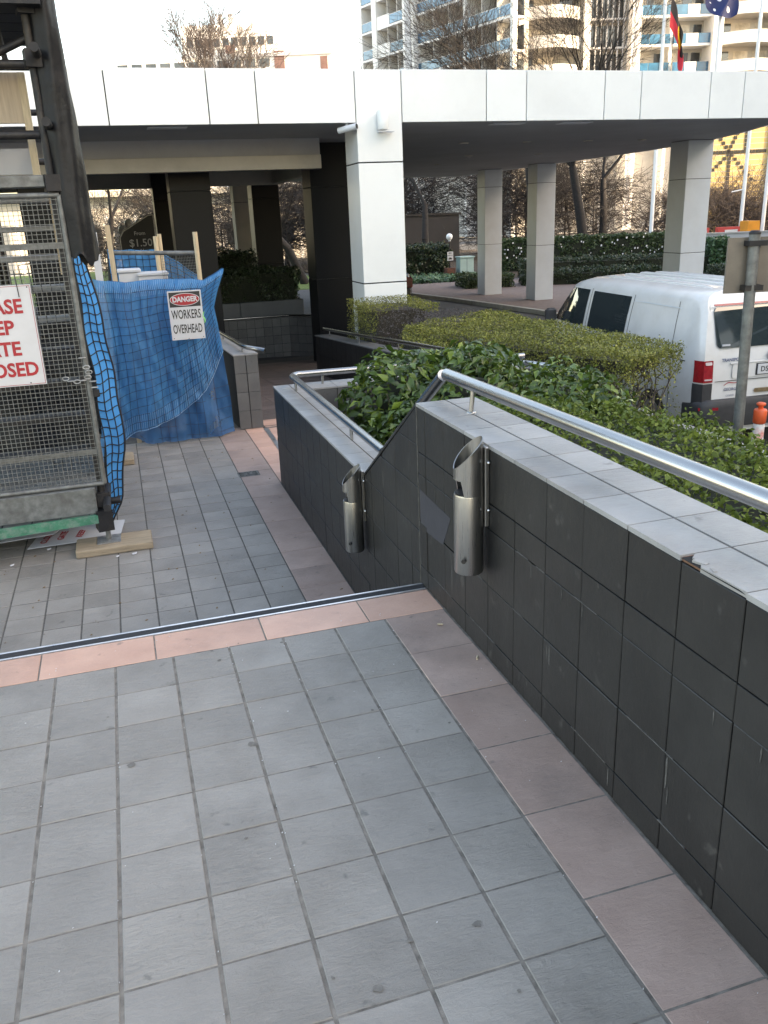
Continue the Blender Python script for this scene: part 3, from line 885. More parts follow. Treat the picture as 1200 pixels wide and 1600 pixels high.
# ================================================================== hedges and shrubs
def leaf_cloud(P, Nn, size, aspect=.5, jitter=.9, fold=.25, five=False):
    """one leaf per point: folded diamond; returns V,F"""
    n = len(P)
    Nn = Nn + rng.normal(0, jitter, (n, 3)); Nn /= np.linalg.norm(Nn, axis=1, keepdims=True) + 1e-9
    A = rng.normal(0, 1, (n, 3)); A -= (A * Nn).sum(1, keepdims=True) * Nn; A /= np.linalg.norm(A, axis=1, keepdims=True) + 1e-9
    B = np.cross(Nn, A)
    s = (size * rng.uniform(.5, 1.45, n))[:, None]
    w = s * aspect * .5
    if five:   # base, left, tip, right, midrib
        V = np.stack([P - A * s * .5, P - A * s * .08 + B * w + Nn * s * fold * .5, P + A * s * .5 - Nn * s * .12, P - A * s * .08 - B * w + Nn * s * fold * .5, P + A * s * .02], 1)
        V = V.reshape(-1, 3)
        base = np.arange(n)[:, None] * 5
        F = np.concatenate([base + np.array([[0, 4, 1]]), base + np.array([[1, 4, 2]]), base + np.array([[0, 3, 4]]), base + np.array([[4, 3, 2]])], 0)
        return V, F
    V = np.stack([P - A * s * .5, P + B * w + Nn * s * fold * .3, P + A * s * .5, P - B * w + Nn * s * fold * .3], 1).reshape(-1, 3)
    F = np.arange(n * 4).reshape(n, 4)
    return V, F

def box_shell(corners, z0, z1, n, depth=.06, lump=.03, top_bias=1.0, zfun=None):
    """points and normals on the shell of an upright prism with quad footprint"""
    c = np.array(corners, float)
    a_top = .5 * abs((c[2, 0] - c[0, 0]) * (c[3, 1] - c[1, 1]) - (c[3, 0] - c[1, 0]) * (c[2, 1] - c[0, 1])) * top_bias
    sides = [np.linalg.norm(c[(i + 1) % 4] - c[i]) * (z1 - z0) for i in range(4)]
    tot = a_top + sum(sides)
    Ps, Ns = [], []
    k = int(n * a_top / tot)
    u, v = rng.random((k, 1)), rng.random((k, 1))
    xy = (1 - u) * (1 - v) * c[0] + u * (1 - v) * c[1] + u * v * c[2] + (1 - u) * v * c[3]
    Ps.append(np.hstack([xy, np.full((k, 1), z1)])); Ns.append(np.tile([0, 0, 1.], (k, 1)))
    for i in range(4):
        k = int(n * sides[i] / tot)
        p, q = c[i], c[(i + 1) % 4]; d = (q - p) / np.linalg.norm(q - p)
        t = rng.random((k, 1)); xy = p + (q - p) * t
        z = z0 + (z1 - z0) * rng.random((k, 1)) ** .8
        Ps.append(np.hstack([xy, z])); Ns.append(np.tile([d[1], -d[0], 0.], (k, 1)))
    P, N_ = np.vstack(Ps), np.vstack(Ns)
    lumps = np.sin(P[:, 0] * 5.1 + 1.3) * np.sin(P[:, 1] * 4.3 + P[:, 2] * 6) + .6 * np.sin(P[:, 0] * 13 + P[:, 1] * 11 + 2) * np.sin(P[:, 2] * 9 + P[:, 1] * 7)
    P = P + N_ * (lumps * lump)[:, None] - N_ * (np.abs(rng.normal(0, depth, len(P))))[:, None]
    # round the upper edge
    return P, N_

def hedge(name, label, cat, corners, z0, z1, n, size, m, core_m, depth=.06, lump=.03, group=None, inset=.09, aspect=.55, core=True, twig_n=0, twig_m=None, jitter=.9, zslope=None, stray=0):
    c = np.array(corners, float); ctr = c.mean(0)
    t = thing(name, label, cat, (ctr[0], ctr[1], z0), group)
    P, N_ = box_shell(corners, z0, z1, n, depth, lump)
    if stray:
        k = rng.integers(0, len(P), stray)
        P = np.vstack([P, P[k] + N_[k] * rng.uniform(.0, .05, (stray, 1))]); N_ = np.vstack([N_, N_[k]])
    if zslope: P[:, 2] += zslope(P[:, 0], P[:, 1])
    V, F = leaf_cloud(P, N_, size, aspect, jitter)
    off = np.array([ctr[0], ctr[1], z0])
    bulk('foliage', V - off, F, m, t, 'stuff')
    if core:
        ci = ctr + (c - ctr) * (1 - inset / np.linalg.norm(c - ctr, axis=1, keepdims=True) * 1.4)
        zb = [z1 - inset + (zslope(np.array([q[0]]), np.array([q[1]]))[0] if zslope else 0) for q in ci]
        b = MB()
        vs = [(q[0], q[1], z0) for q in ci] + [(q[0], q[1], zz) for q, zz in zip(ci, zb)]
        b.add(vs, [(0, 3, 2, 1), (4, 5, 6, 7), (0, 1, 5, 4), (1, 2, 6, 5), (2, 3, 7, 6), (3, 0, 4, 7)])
        b.build('inner_twigs', core_m, t)  # solid dark core, its colour stands in for the shade between the leaves
    if twig_n:
        b = MB()
        for k in range(twig_n):
            u, v = random.random(), random.random()
            q = (1 - u) * (1 - v) * c[0] + u * (1 - v) * c[1] + u * v * c[2] + (1 - u) * v * c[3]
            p0 = Vector((q[0], q[1], z0)); pts = [p0]
            h = (z1 - z0) * random.uniform(.6, .98)
            for s in range(4):
                pts.append(Vector((q[0] + random.gauss(0, .06) * (s + 1) * .5, q[1] + random.gauss(0, .06) * (s + 1) * .5, z0 + h * (s + 1) / 4)))
            b.tube(pts, .01, 5, radii=[.014, .011, .008, .006, .003])
            for s in range(3):
                o_ = pts[1 + s]; e = o_ + Vector((random.gauss(0, .15), random.gauss(0, .15), random.uniform(.05, .25)))
                b.tube([o_, (o_ + e) / 2 + Vector((0, 0, .02)), e], .004, 4, radii=[.006, .004, .002])
        b.build('stems', twig_m or M_BARK_DARK, t)
    return t

L_BOX = leaf_mat('box_leaf', (.045, .07, .014), (.12, .165, .03), (.24, .29, .06), .55, .25, 1.6, .25)
L_YEL = leaf_mat('yellow_green_leaf', (.06, .068, .014), (.19, .20, .04), (.40, .395, .09), .5, .25, 1.2)
L_DEAD = leaf_mat('grey_dead_leaf', (.055, .05, .055), (.105, .095, .10), (.17, .16, .16), .8, .1, 1.2)
L_GLOSS = leaf_mat('glossy_leaf', (.02, .042, .009), (.06, .11, .02), (.24, .32, .05), .33, .2, 1.1, .45)
L_DARK = leaf_mat('dark_hedge_leaf', (.012, .022, .010), (.025, .045, .018), (.05, .08, .03), .4, .15, .8)
L_MID = leaf_mat('far_hedge_leaf', (.022, .04, .015), (.045, .075, .025), (.085, .12, .045), .45, .2, .5)
L_IVY = leaf_mat('ivy_leaf', (.03, .07, .03), (.06, .13, .06), (.12, .21, .10), .35, .2, 1.0)
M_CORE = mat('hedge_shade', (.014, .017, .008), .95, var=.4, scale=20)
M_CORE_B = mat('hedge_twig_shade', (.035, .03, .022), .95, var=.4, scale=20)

# low box hedge running along behind the near wall
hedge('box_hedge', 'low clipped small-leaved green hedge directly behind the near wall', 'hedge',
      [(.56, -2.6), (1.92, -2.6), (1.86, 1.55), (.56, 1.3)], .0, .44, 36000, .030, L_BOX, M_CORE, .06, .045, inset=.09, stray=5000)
# tall clipped hedge with yellowish top
hc = [(2.95, 8.4), (3.55, 5.6), (4.45, 4.75), (5.0, 5.5)]
ch_c = [(2.72, 7.9), (3.84, 4.3), (4.72, 4.68), (4.42, 9.0)]
chd = thing('clipped_hedge', 'long clipped hedge with yellow-green top in front of the white van', 'hedge', (3.85, 6.5, -.95))
P, N_ = box_shell(ch_c, -.95, .09, 60000, .065, .03)
k_ = rng.integers(0, len(P), 3500)
P = np.vstack([P, P[k_] + N_[k_] * rng.uniform(0, .05, (3500, 1))]); N_ = np.vstack([N_, N_[k_]])
end = np.clip((5.7 - P[:, 1]) / .7, 0, 1) * np.clip((-.06 - P[:, 2]) / .22, 0, 1)      # the leggy near end is thin low down
keep = rng.random(len(P)) > end * .86
P, N_ = P[keep], N_[keep]
off = np.array([3.85, 6.5, -.95])
V, F = leaf_cloud(P, N_, .028, .5); bulk('foliage', V - off, F, L_YEL, chd, 'stuff')
cc = [(2.95, 7.85), (3.8, 5.45), (4.5, 5.6), (4.3, 8.7)]
MB().prism([(x, y, -.95) for x, y in cc], (0, 0, .88)).build('inner_twigs', M_CORE_B, chd)  # dark solid in place of the shaded inside of the hedge
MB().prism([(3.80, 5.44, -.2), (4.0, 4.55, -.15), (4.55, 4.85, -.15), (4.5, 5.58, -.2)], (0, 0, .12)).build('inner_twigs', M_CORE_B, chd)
for k in range(16):
    x, y = random.uniform(3.98, 4.55), random.uniform(4.68, 5.2)
    pts = [Vector((x, y, -.95))]
    for s_ in range(4):
        pts.append(Vector((x + random.gauss(0, .035) * (s_ + 1), y + random.gauss(0, .035) * (s_ + 1), -.95 + .22 * (s_ + 1))))
    b = MB().tube(pts, .01, 5, radii=[.016, .013, .010, .008, .005])
    for s_ in range(6):
        o_ = pts[1 + s_ % 3]; e = o_ + Vector((random.gauss(0, .09), random.gauss(0, .09), random.uniform(.08, .22)))
        b.tube([o_, (o_ + e) / 2 + Vector((0, 0, .02)), e], .004, 4, radii=[.007, .005, .002])
    b.build('stem', M_BARK, chd)
# half-dead grey hedge before the white column
hd = thing('dead_hedge', 'half dead grey hedge with a green rim at the foot of the white column', 'hedge', (2.9, 9.2, -.8))
P, N_ = box_shell([(2.48, 8.55), (3.42, 8.35), (3.42, 9.75), (2.48, 9.9)], -.8, .30, 16000, .06, .03)
V, F = leaf_cloud(P, N_, .026, .4); off = np.array([2.9, 9.2, -.8])
sel = (P[:, 2] > .215 + .04 * np.sin(P[:, 0] * 9)) | (P[:, 0] < 2.58 + .05 * np.sin(P[:, 2] * 9))
Vq = (V - off).reshape(-1, 4, 3)
bulk('green_foliage', Vq[sel].reshape(-1, 3), np.arange(sel.sum() * 4).reshape(-1, 4), L_YEL, hd, 'stuff')
bulk('dead_foliage', Vq[~sel].reshape(-1, 3), np.arange((~sel).sum() * 4).reshape(-1, 4), L_DEAD, hd, 'stuff')
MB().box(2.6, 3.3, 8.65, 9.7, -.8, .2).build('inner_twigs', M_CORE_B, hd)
hedge('dead_hedge', 'low grey leafless hedge between the clipped hedge and the white column', 'hedge',
      [(2.9, 7.95), (3.55, 7.9), (4.35, 9.1), (3.46, 9.6)], -.95, .10, 9000, .024, L_DEAD, M_CORE_B, .07, .04, inset=.12, aspect=.35)
hedge('green_hedge', 'small green-rimmed hedge stub behind the ramp handrail', 'hedge',
      [(2.6, 6.3), (2.9, 6.2), (2.9, 7.6), (2.6, 7.7)], -.7, .0, 4500, .028, L_YEL, M_CORE_B, .05, .03, inset=.08, aspect=.5)

# broad-leaved glossy shrub in the planter
def big_shrub(name, label, blobs, m, n, size, seed):
    r_ = np.random.default_rng(seed)
    ctr = np.array(blobs[0][0]); off = np.array([ctr[0], ctr[1], -.2])
    t = thing(name, label, 'shrub', tuple(off))
    Ps, Ns = [], []
    vol = np.array([b_[1][0] * b_[1][1] + b_[1][1] * b_[1][2] + b_[1][0] * b_[1][2] for b_ in blobs]); vol = vol / vol.sum()
    for (c, rr), w in zip(blobs, vol):
        k = int(n * w)
        d = r_.normal(0, 1, (k, 3)); d /= np.linalg.norm(d, axis=1, keepdims=True)
        rad = 1 - np.abs(r_.normal(0, .16, (k, 1)))
        bump_ = 1 + .1 * np.sin(d[:, :1] * 7 + c[0] * 9) * np.sin(d[:, 1:2] * 6) + .08 * np.sin(d[:, 2:] * 9 + c[1] * 5)
        Ps.append(np.array(c) + d * np.array(rr) * rad * bump_); Ns.append(d * .7 + np.array([0, 0, .55]))
    P, N_ = np.vstack(Ps), np.vstack(Ns)
    keep = P[:, 2] > -.15
    P, N_ = P[keep], N_[keep]
    # nearest upper leaves are single leaf objects, the mass is one part
    d = np.linalg.norm(P - np.array([-.8154, -2.8072, 1.4728]), axis=1) - .8 * P[:, 2]
    order = np.argsort(d)
    front, back = order[:290], order[290:]
    V, F = leaf_cloud(P[back], N_[back], size, .46, .55, .3, True)
    bulk('foliage', V - off, F, m, t, 'stuff')
    protos = []
    for k in range(5):
        V, F = leaf_cloud(np.zeros((1, 3)), np.array([[0, 0, 1.]]), size * 1.05, .46, .01, .3, True)
        me = bpy.data.meshes.new('leaf'); me.from_pydata(V.tolist(), [], F.tolist()); me.materials.append(m); me.update(); protos.append(me)
    for i in front:
        nn = N_[i] + r_.normal(0, .5, 3)
        q = Vector(nn).to_track_quat('Z', 'Y').to_euler(); 
        o = inst('leaf', protos[i % 5], t, tuple(P[i] - off), q, (1, 1, 1)); 
    b = MB()
    for c, rr in blobs:
        for k in range(9):
            p0 = Vector((c[0] + random.gauss(0, .08), c[1] + random.gauss(0, .08), -.2))
            p1 = Vector((c[0] + random.gauss(0, rr[0] * .45), c[1] + random.gauss(0, rr[1] * .45), c[2] + rr[2] * random.uniform(.1, .75)))
            b.tube([p0, (p0 + p1) / 2 + Vector((random.gauss(0, .04), random.gauss(0, .04), 0)), p1], .008, 5, radii=[.012, .008, .004])
    b.build('stems', M_BARK, t)
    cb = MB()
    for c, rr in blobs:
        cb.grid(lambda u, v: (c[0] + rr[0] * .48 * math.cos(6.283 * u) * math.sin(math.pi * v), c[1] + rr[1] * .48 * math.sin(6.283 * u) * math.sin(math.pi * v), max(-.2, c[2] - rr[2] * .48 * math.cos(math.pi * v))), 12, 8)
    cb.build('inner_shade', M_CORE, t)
    return t
big_shrub('glossy_shrub', 'dense dark glossy broad-leaved shrub filling the planter corner', [((1.02, 2.75, .22), (.42, .55, .37)), ((1.35, 2.3, .26), (.5, .62, .36)), ((.88, 2.1, .05), (.34, .5, .32)), ((1.55, 2.9, .25), (.45, .5, .33))], L_GLOSS, 6500, .078, 3)
big_shrub('glossy_shrub', 'looser light-speckled shrub between the glossy shrub and the low hedge', [((1.75, 1.75, .22), (.38, .5, .36)), ((1.35, 1.45, .22), (.45, .4, .27)), ((2.0, 2.35, .15), (.3, .4, .34))], L_GLOSS, 4200, .062, 4)

# ================================================================== canopy over the driveway
UZ, TZ = 2.76, 3.46
cnp = thing('entrance_canopy', 'white panelled flat entrance canopy on square columns', 'canopy', (3.2, 10.2, RZ0))
edge = [(-9, 10.28), (10.45, 10.28), (11.1, 11.3), (11.9, 13.2), (12.55, 15.2), (12.85, 18), (12.85, 22), (12.75, 26), (12.6, 30), (-9, 30)]
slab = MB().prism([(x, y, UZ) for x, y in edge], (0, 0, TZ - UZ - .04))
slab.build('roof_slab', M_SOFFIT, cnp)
# fascia panels along the front, open joints between them
js = [-7.35, -6.68, -5.33, -4.66, -3.31, -2.64, -1.29 - .0, -.61, .74, 1.42, 2.86, 3.57, 4.93, 5.6, 6.96, 7.62, 8.92, 9.58, 10.4]
MB().box(-9, 10.42, 10.268, 10.279, UZ + .01, TZ - .02).build('backing', M_JOINT, cnp)
for a, b_ in zip(js[:-1], js[1:]):
    if abs(a - 2.86) < .01: continue
    MB().box(a + .008, b_ - .008, 10.2, 10.268, UZ - .004, TZ, .003).build('fascia_panel', M_WHITE, cnp)
for a, b_ in zip(edge[1:8], edge[2:9]):
    a, b_ = Vector((*a, 0)), Vector((*b_, 0)); d = (b_ - a).normalized(); n_ = Vector((d.y, -d.x, 0)); L_ = (b_ - a).length
    MB().obox((a + b_) / 2 + n_ * .04 + Vector((0, 0, (UZ + TZ) / 2)), d, n_, (0, 0, 1), L_ / 2 - .008, .034, (TZ - UZ) / 2).build('fascia_panel', M_WHITE, cnp)
# soffit downlights
for (x, y) in ((6.2, 14.2), (7.6, 14.2), (9.0, 14.2), (10.3, 14.2), (6.0, 18), (7.9, 18), (9.8, 18), (5.0, 21.5), (8.4, 21.5)):
    d_ = MB().lathe([(.10, 0), (.10, -.012), (.085, -.016)], 16, (x, y, UZ - .001)); dl = d_.build('downlight_rim', M_BEAM, cnp)
    MB().lathe([(.078, 0), (.078, -.003)], 14, (x, y, UZ - .0175)).build('lamp_glass', mat('lamp_glass', (.5, .5, .48), .2), dl)
# rectangular light panels in the soffit behind the fascia
for x in (-.1, 5.2, 6.4):
    MB().box(x, x + .55, 10.5, 10.75, UZ - .012, UZ - .001).build('soffit_panel', M_COLUMN, cnp)
# cross beams
for (x0, x1, y, z0, z1) in ((-9, 2.85, 12.5, 2.27, 2.49), (-9, 3.6, 19.8, 2.30, 2.62)):
    MB().box(x0, x1, y, y + .25, z0, z1, .004).build('beam', M_BEAM, cnp)
    MB().box(x0, x1, y + .06, y + .2, z1, UZ - .001).build('beam_web', M_SOFFIT, cnp)
MB().prism([(3.3, 13.6, 2.32), (3.5, 13.6, 2.32), (3.5, 20.5, 2.32), (3.3, 20.5, 2.32)], (0, 0, .3)).build('beam', M_BEAM, cnp)
# columns
def column(x, y, w, m, joints, nm, face=None, side=None, z1=UZ):
    MB().box(x + .012, x + w - .012, y + .012, y + w - .012, RZ0, z1 - .001).build(nm + '_core', M_JOINT, cnp)
    zs = [RZ0 + .0] + joints + [z1 - .002]
    for a, b_ in zip(zs[:-1], zs[1:]):
        MB().box(x, x + w, y, y + w, a + .006, b_ - .006, .006).build(nm + '_panel', m, cnp)
# main column: its front stands flush with the fascia
MB().box(2.875, 3.555, 10.215, 10.88, RZ0, TZ - .02).build('column_core', M_JOINT, cnp)
for a, b_ in ((RZ0, .46), (.475, 2.205), (2.22, TZ)):
    MB().box(2.866, 3.564, 10.2, 10.9, a, b_ - .004, .004).build('column_panel', M_WHITE, cnp)
column(12.02, 22.4, .64, M_COLUMN, [.35, 2.2], 'column')
column(11.5, 25.2, .64, M_COLUMN, [.35, 2.2], 'column')
column(11.72, 14.55, .66, M_COLUMN, [.35, 1.95], 'column')
for (x, y) in ((.31, 13.5), (2.86, 13.5), (2.9, 20.75), (.31, 19.3), (-2.2, 13.5)):
    column(x, y, .72, M_GRANITE, [.35, 2.0], 'granite_column')
column(2.98, 24.9, .64, M_BEAM, [.35, 2.0], 'column')
# small fittings on the white column
cm = thing('security_camera', 'small white bullet camera under the fascia beside the white column', 'camera', (2.80, 10.22, 2.70))
MB().tube([(2.62, 10.32, 2.66), (2.84, 10.12, 2.70)], .045, 14).build('body', M_COLUMN, cm)
MB().tube([(2.838, 10.122, 2.70), (2.846, 10.115, 2.7015)], .034, 14).build('lens', M_BLACK, cm)
MB().tube([(2.70, 10.25, 2.68), (2.74, 10.27, 2.755)], .015, 8).build('arm', M_COLUMN, cm)
wl = thing('wall_light', 'white cylindrical up-down light on the front of the white column', 'wall light', (3.24, 10.13, 2.70))
MB().lathe([(.075, 0), (.08, .01), (.08, .25), (.07, .262)], 20, (3.24, 10.105, 2.65)).build('shade', M_WHITE, wl)
MB().box(3.18, 3.30, 10.17, 10.199, 2.68, 2.84, .004).build('back_plate', M_COLUMN, wl)
MB().box(3.17, 3.40, 10.06, 10.17, 2.615, 2.628, .003).build('lower_plate', M_COLUMN, wl)

# long planter box with clipped dark hedge, between the granite columns
pl = thing('planter_box', 'long grey planter box standing behind the far tiled wall', 'planter', (2.3, 16.8, -1.4))
for a, b_ in ((.2, 1.75), (1.76, 3.2)):
    MB().box(a, b_, 16.5, 17.2, -1.44, -.26, .01).build('panel', mat('grey_planter', (.10, .105, .11), .6, var=.1, scale=3), pl)
hedge('planter_hedge', 'dark clipped hedge growing in the long grey planter box', 'hedge', [(-.2, 16.6), (3.15, 16.55), (3.15, 17.6), (-.2, 17.6)], -.30, .42, 14000, .05, L_DARK, M_CORE, .05, .05)
hedge('round_bush', 'dark rounded bush above the planter hedge by the beige column', 'bush', [(1.3, 18.4), (2.5, 18.4), (2.5, 19.2), (1.3, 19.2)], -.6, .75, 7000, .06, L_DARK, M_CORE, .08, .08)

# ================================================================== white van parked beyond the hedge
M_VAN = mat('van_white_paint', (.60, .60, .595), .26, var=.03, scale=3, coat=.4, dirt=(.44, .41, .37), dirt_scale=2.2, dirt_amt=.4)
M_VGLASS = mat('van_glass', (.022, .032, .036), .04, var=.05, scale=2, spec=.9, coat=.5)
M_PLASTIC = mat('dark_bumper_plastic', (.03, .031, .034), .55, var=.15, scale=12, bump=.2, bscale=300, dist=.001)
M_TAIL = mat('red_lens', (.28, .012, .018), .15, var=.15, scale=30, coat=.6)
M_LENS = mat('clear_lens', (.5, .42, .42), .12, var=.1, scale=40, coat=.6)
M_TYRE = mat('tyre', (.02, .02, .02), .85, var=.2, scale=20)
van = thing('parked_van', 'white panel van parked beyond the clipped hedge, rear doors towards us', 'van', (6.51, 5.44, RZ0), rotz=R(-3.2))
HW = [(.28, .90), (.45, .945), (.8, .955), (1.12, .95), (1.25, .935), (1.5, .888), (1.7, .842), (1.8, .815), (1.86, .775), (1.90, .70), (1.925, .56), (1.94, .30), (1.945, 0.0)]
def half_w(h): return float(np.interp(h, [a for a, _ in HW], [b_ for _, b_ in HW]))
def rear_u(h): return float(np.interp(h, [.3, 1.08, 1.3, 1.72, 1.86, 1.95], [.0, .0, .045, .17, .27, .34]))
def top_z(u): return float(np.interp(u, [0, .3, 2.5, 3.35, 3.6, 4.05, 4.35, 4.6, 4.85, 4.95], [1.945, 1.95, 1.95, 1.93, 1.88, 1.50, 1.21, 1.12, .98, .8]))
def plan(u): return float(np.interp(u, [0, .04, .1, .2, 4.2, 4.6, 4.85, 4.95], [.935, .965, .988, 1, 1, .965, .90, .80]))
US = [0, .03, .08, .15, .3, .6, 1.0, 1.5, 2.0, 2.5, 3.0, 3.35, 3.6, 3.8, 4.05, 4.2, 4.35, 4.5, 4.65, 4.8, 4.9, 4.95]
def vp(u, h, s, o=0.0):
    """point on the body side: local x lateral, y forward"""
    tz = top_z(u); hh = h
    ref = .28 + (h - .28) * (1.95 - .28) / max(.2, tz - .28) if tz < 1.9 else h
    w = half_w(min(1.95, ref)) * plan(u) + o
    return (s * w, u + rear_u(h) * max(0, 1 - u / .9), h)
b = MB()
nh = len(HW)
rings = []
for u in US:
    tz = top_z(u); ring = []
    for h, w in HW:
        hh = .28 + (h - .28) * (tz - .28) / (1.95 - .28)
        ring.append((-w * plan(u), u + rear_u(hh) * max(0, 1 - u / .9), hh))
    ring += [(-x, y, z) for x, y, z in reversed(ring[:-1])]
    rings.append(ring)
k = len(rings[0])
vs = [p for r_ in rings for p in r_]
fs = []
for i in range(len(US) - 1):
    for j in range(k - 1):
        fs.append((i * k + j, (i + 1) * k + j, (i + 1) * k + j + 1, i * k + j + 1))
b.add(vs, fs, True)
b.add(rings[0], [(j, j + 1, k - 2 - j, k - 1 - j) for j in range(k // 2 - 1)] + [(k // 2 - 1, k // 2, k // 2 + 1)], True)
b.add(rings[-1], [tuple(reversed((j, j + 1, k - 2 - j, k - 1 - j))) for j in range(k // 2 - 1)])
b.add([rings[i][0] for i in (0, -1)] + [rings[i][-1] for i in (-1, 0)], [(0, 1, 2, 3)])
body = b.build('body', M_VAN, van, local=True)
# roof ribs
for x in (-.5, -.25, 0, .25, .5):
    pts = []
    for u in (.55, .7, 2.9, 3.05):
        z = float(np.interp(abs(x), [0, .22, .46, .62], [1.95, 1.945, 1.93, 1.905])) + (.004 if u in (.7, 2.9) else -.01)
        pts.append((x, u, z))
    MB().tube(pts, .022, 8).build('roof_rib', M_VAN, body, local=True)
def side_panel(s, uvs, m, nm, off, nu=8, nv=6, par=body):
    """panel on the body side: uvs = (u0b,u1b,u0t,u1t,h0,h1)"""
    u0b, u1b, u0t, u1t, h0, h1 = uvs
    def fn(a, c):
        h = h0 + (h1 - h0) * c
        u = (u0b + (u0t - u0b) * c) * (1 - a) + (u1b + (u1t - u1b) * c) * a
        return vp(u, h, s, off)
    bb = MB().grid(fn, nu, nv)
    return bb.build(nm, m, par, local=True)
for s in (-1, 1):
    side_panel(s, (3.02, 4.20, 3.02, 3.62, 1.24, 1.76), M_VGLASS, 'front_window', .006)
    side_panel(s, (1.82, 2.88, 1.82, 2.88, 1.22, 1.75), M_VGLASS, 'side_window', .006)
    for a in (2.94, 1.74, .62):
        side_panel(s, (a, a + .012, a, a + .012, .45, 1.78), M_JOINT, 'door_gap', .003, 1, 10)
    side_panel(s, (.3, 2.9, .3, 2.9, 1.115, 1.127), M_JOINT, 'crease', .003, 12, 1)
    side_panel(s, (.55, 1.7, .55, 1.7, 1.70, 1.712), M_COLUMN, 'slide_rail', .008, 12, 1)
    for uw in (.99, 3.99):
        w = MB().tube([(s * .955, uw, .33), (s * .74, uw, .33)], .33, 24); wh = w.build('wheel', M_TYRE, van, local=True)
        MB().tube([(s * .962, uw, .33), (s * .90, uw, .33)], .20, 18).build('rim', M_ALU, wh, local=True)
    side_panel(s, (-.004, .12, .0, .12, .90, 1.155), M_TAIL, 'tail_light_side', .006, 4, 4)
    side_panel(s, (-.004, .13, -.004, .13, .65, .885), M_PLASTIC, 'lower_corner', .006, 4, 4)
# mirror
for s in (-1, 1):
    MB().box(s * 1.02 - .09, s * 1.02 + .09, 3.92, 4.02, 1.18, 1.42, .03).build('door_mirror', M_PLASTIC, van, local=True)
# rear face pieces
def rear_piece(x0, x1, h0, h1, m, nm, off, r=0.0, par=body, nx=10, nz=8, cut=None):
    def fn(a, c):
        x = x0 + (x1 - x0) * a; h = h0 + (h1 - h0) * c
        if r:
            # rounded corners
            ex = min(a, 1 - a) * (x1 - x0); ez = min(c, 1 - c) * (h1 - h0)
        return (x, rear_u(h) - off, h)
    if r:
        pts = []
        for (cx_, cz_, a0) in ((x1 - r, h1 - r, 0), (x0 + r, h1 - r, 90), (x0 + r, h0 + r, 180), (x1 - r, h0 + r, 270)):
            for t in range(0, 91, 15):
                pts.append((cx_ + r * math.cos(R(a0 + t)), cz_ + r * math.sin(R(a0 + t))))
        vs = [(x, rear_u(z) - off, z) for x, z in pts]
        vs2 = [(x, rear_u(z) - off + .006, z) for x, z in pts]
        n_ = len(vs)
        return MB().add(vs + vs2, [tuple(reversed(range(n_)))] + [(i, (i + 1) % n_, n_ + (i + 1) % n_, n_ + i) for i in range(n_)]).build(nm, m, par, local=True)
    return MB().grid(fn, nx, nz).build(nm, m, par, local=True)
tg = rear_piece(-.76, .76, .62, 1.80, M_VAN, 'tailgate', .008, .07)
rear_piece(-.725, .725, 1.285, 1.745, M_VGLASS, 'rear_window', .016, .06, tg)
rear_piece(-.70, .70, 1.757, 1.778, M_TAIL, 'high_brake_light', .018, .008, tg)
for s in (-1, 1):
    a, b_ = sorted((s * .775, s * .9))
    tl = rear_piece(a, b_, .90, 1.155, M_TAIL, 'tail_light', .012, .008)
    rear_piece(a + .02, b_ - .02, 1.105, 1.14, M_LENS, 'indicator_lens', .016, .01, tl)
    rear_piece(a + .015, b_ - .015, .925, .943, M_LENS, 'reverse_lens', .016, .006, tl)
    rear_piece(a, b_, .65, .885, M_PLASTIC, 'lower_corner', .012, .006)
rear_piece(-.52, .52, .93, 1.10, M_VAN, 'plate_recess', .012, .03, tg)
MB().box(-.56, .56, -.02, -.006, 1.095, 1.118, .004).build('plate_trim', M_VAN, tg, local=True)
rear_piece(-.20, .20, .735, .785, mat('brass_handle', (.30, .22, .13), .35, .6, var=.2, scale=20), 'handle_trim', .018, .02, tg)
rear_piece(-.74, .74, .90, .906, M_JOINT, 'panel_gap', .0115, .002, tg)
pl_ = MB().box(-.19, .19, -.034, -.022, .955, 1.075, .004).build('number_plate', M_SIGNWHITE, tg, local=True)
MB().box(-.205, .205, -.021, -.0125, .945, 1.085, .003).build('plate_frame', M_PLASTIC, pl_, local=True)
text_mesh('DSW·49', .088, M_BLACK, 'lettering', pl_, (0, -.0345, 1.012), (R(90), 0, 0), .001)
text_mesh('TRANSPORTER', .052, mat('badge_blue', (.05, .08, .16), .4), 'lettering', tg, (-.50, -.015, 1.150), (R(90), 0, 0), .0012)
# round badge: ring with a V above a W
bd = MB().tube([(0, -.02, 1.175), (0, -.034, 1.175)], .062, 28).build('badge', M_BLACK, tg, local=True)
ring = MB()
for i in range(28):
    a0, a1 = 2 * math.pi * i / 28, 2 * math.pi * (i + 1) / 28
    ring.prism([(rr * math.cos(a), -.0345, 1.175 + rr * math.sin(a)) for rr, a in ((.052, a0), (.062, a0), (.062, a1), (.052, a1))], (0, -.004, 0))
ring.build('badge_ring', M_ALU, bd, local=True)
vw = MB()
def stroke(p, q, w=.008):
    p, q = Vector((p[0], -.0355, 1.175 + p[1])), Vector((q[0], -.0355, 1.175 + q[1])); d = (q - p).normalized()
    vw.obox((p + q) / 2, d, (0, 1, 0), d.cross(Vector((0, 1, 0))), (q - p).length / 2, .003, w / 2)
for p, q in (((-.022, .047), (0, .004)), ((.022, .047), (0, .004)), ((-.046, .02), (-.022, -.044)), ((-.022, -.044), (0, .0)), ((0, .0), (.022, -.044)), ((.022, -.044), (.046, .02))):
    stroke(p, q)
vw.build('badge_mark', M_ALU, bd, local=True)
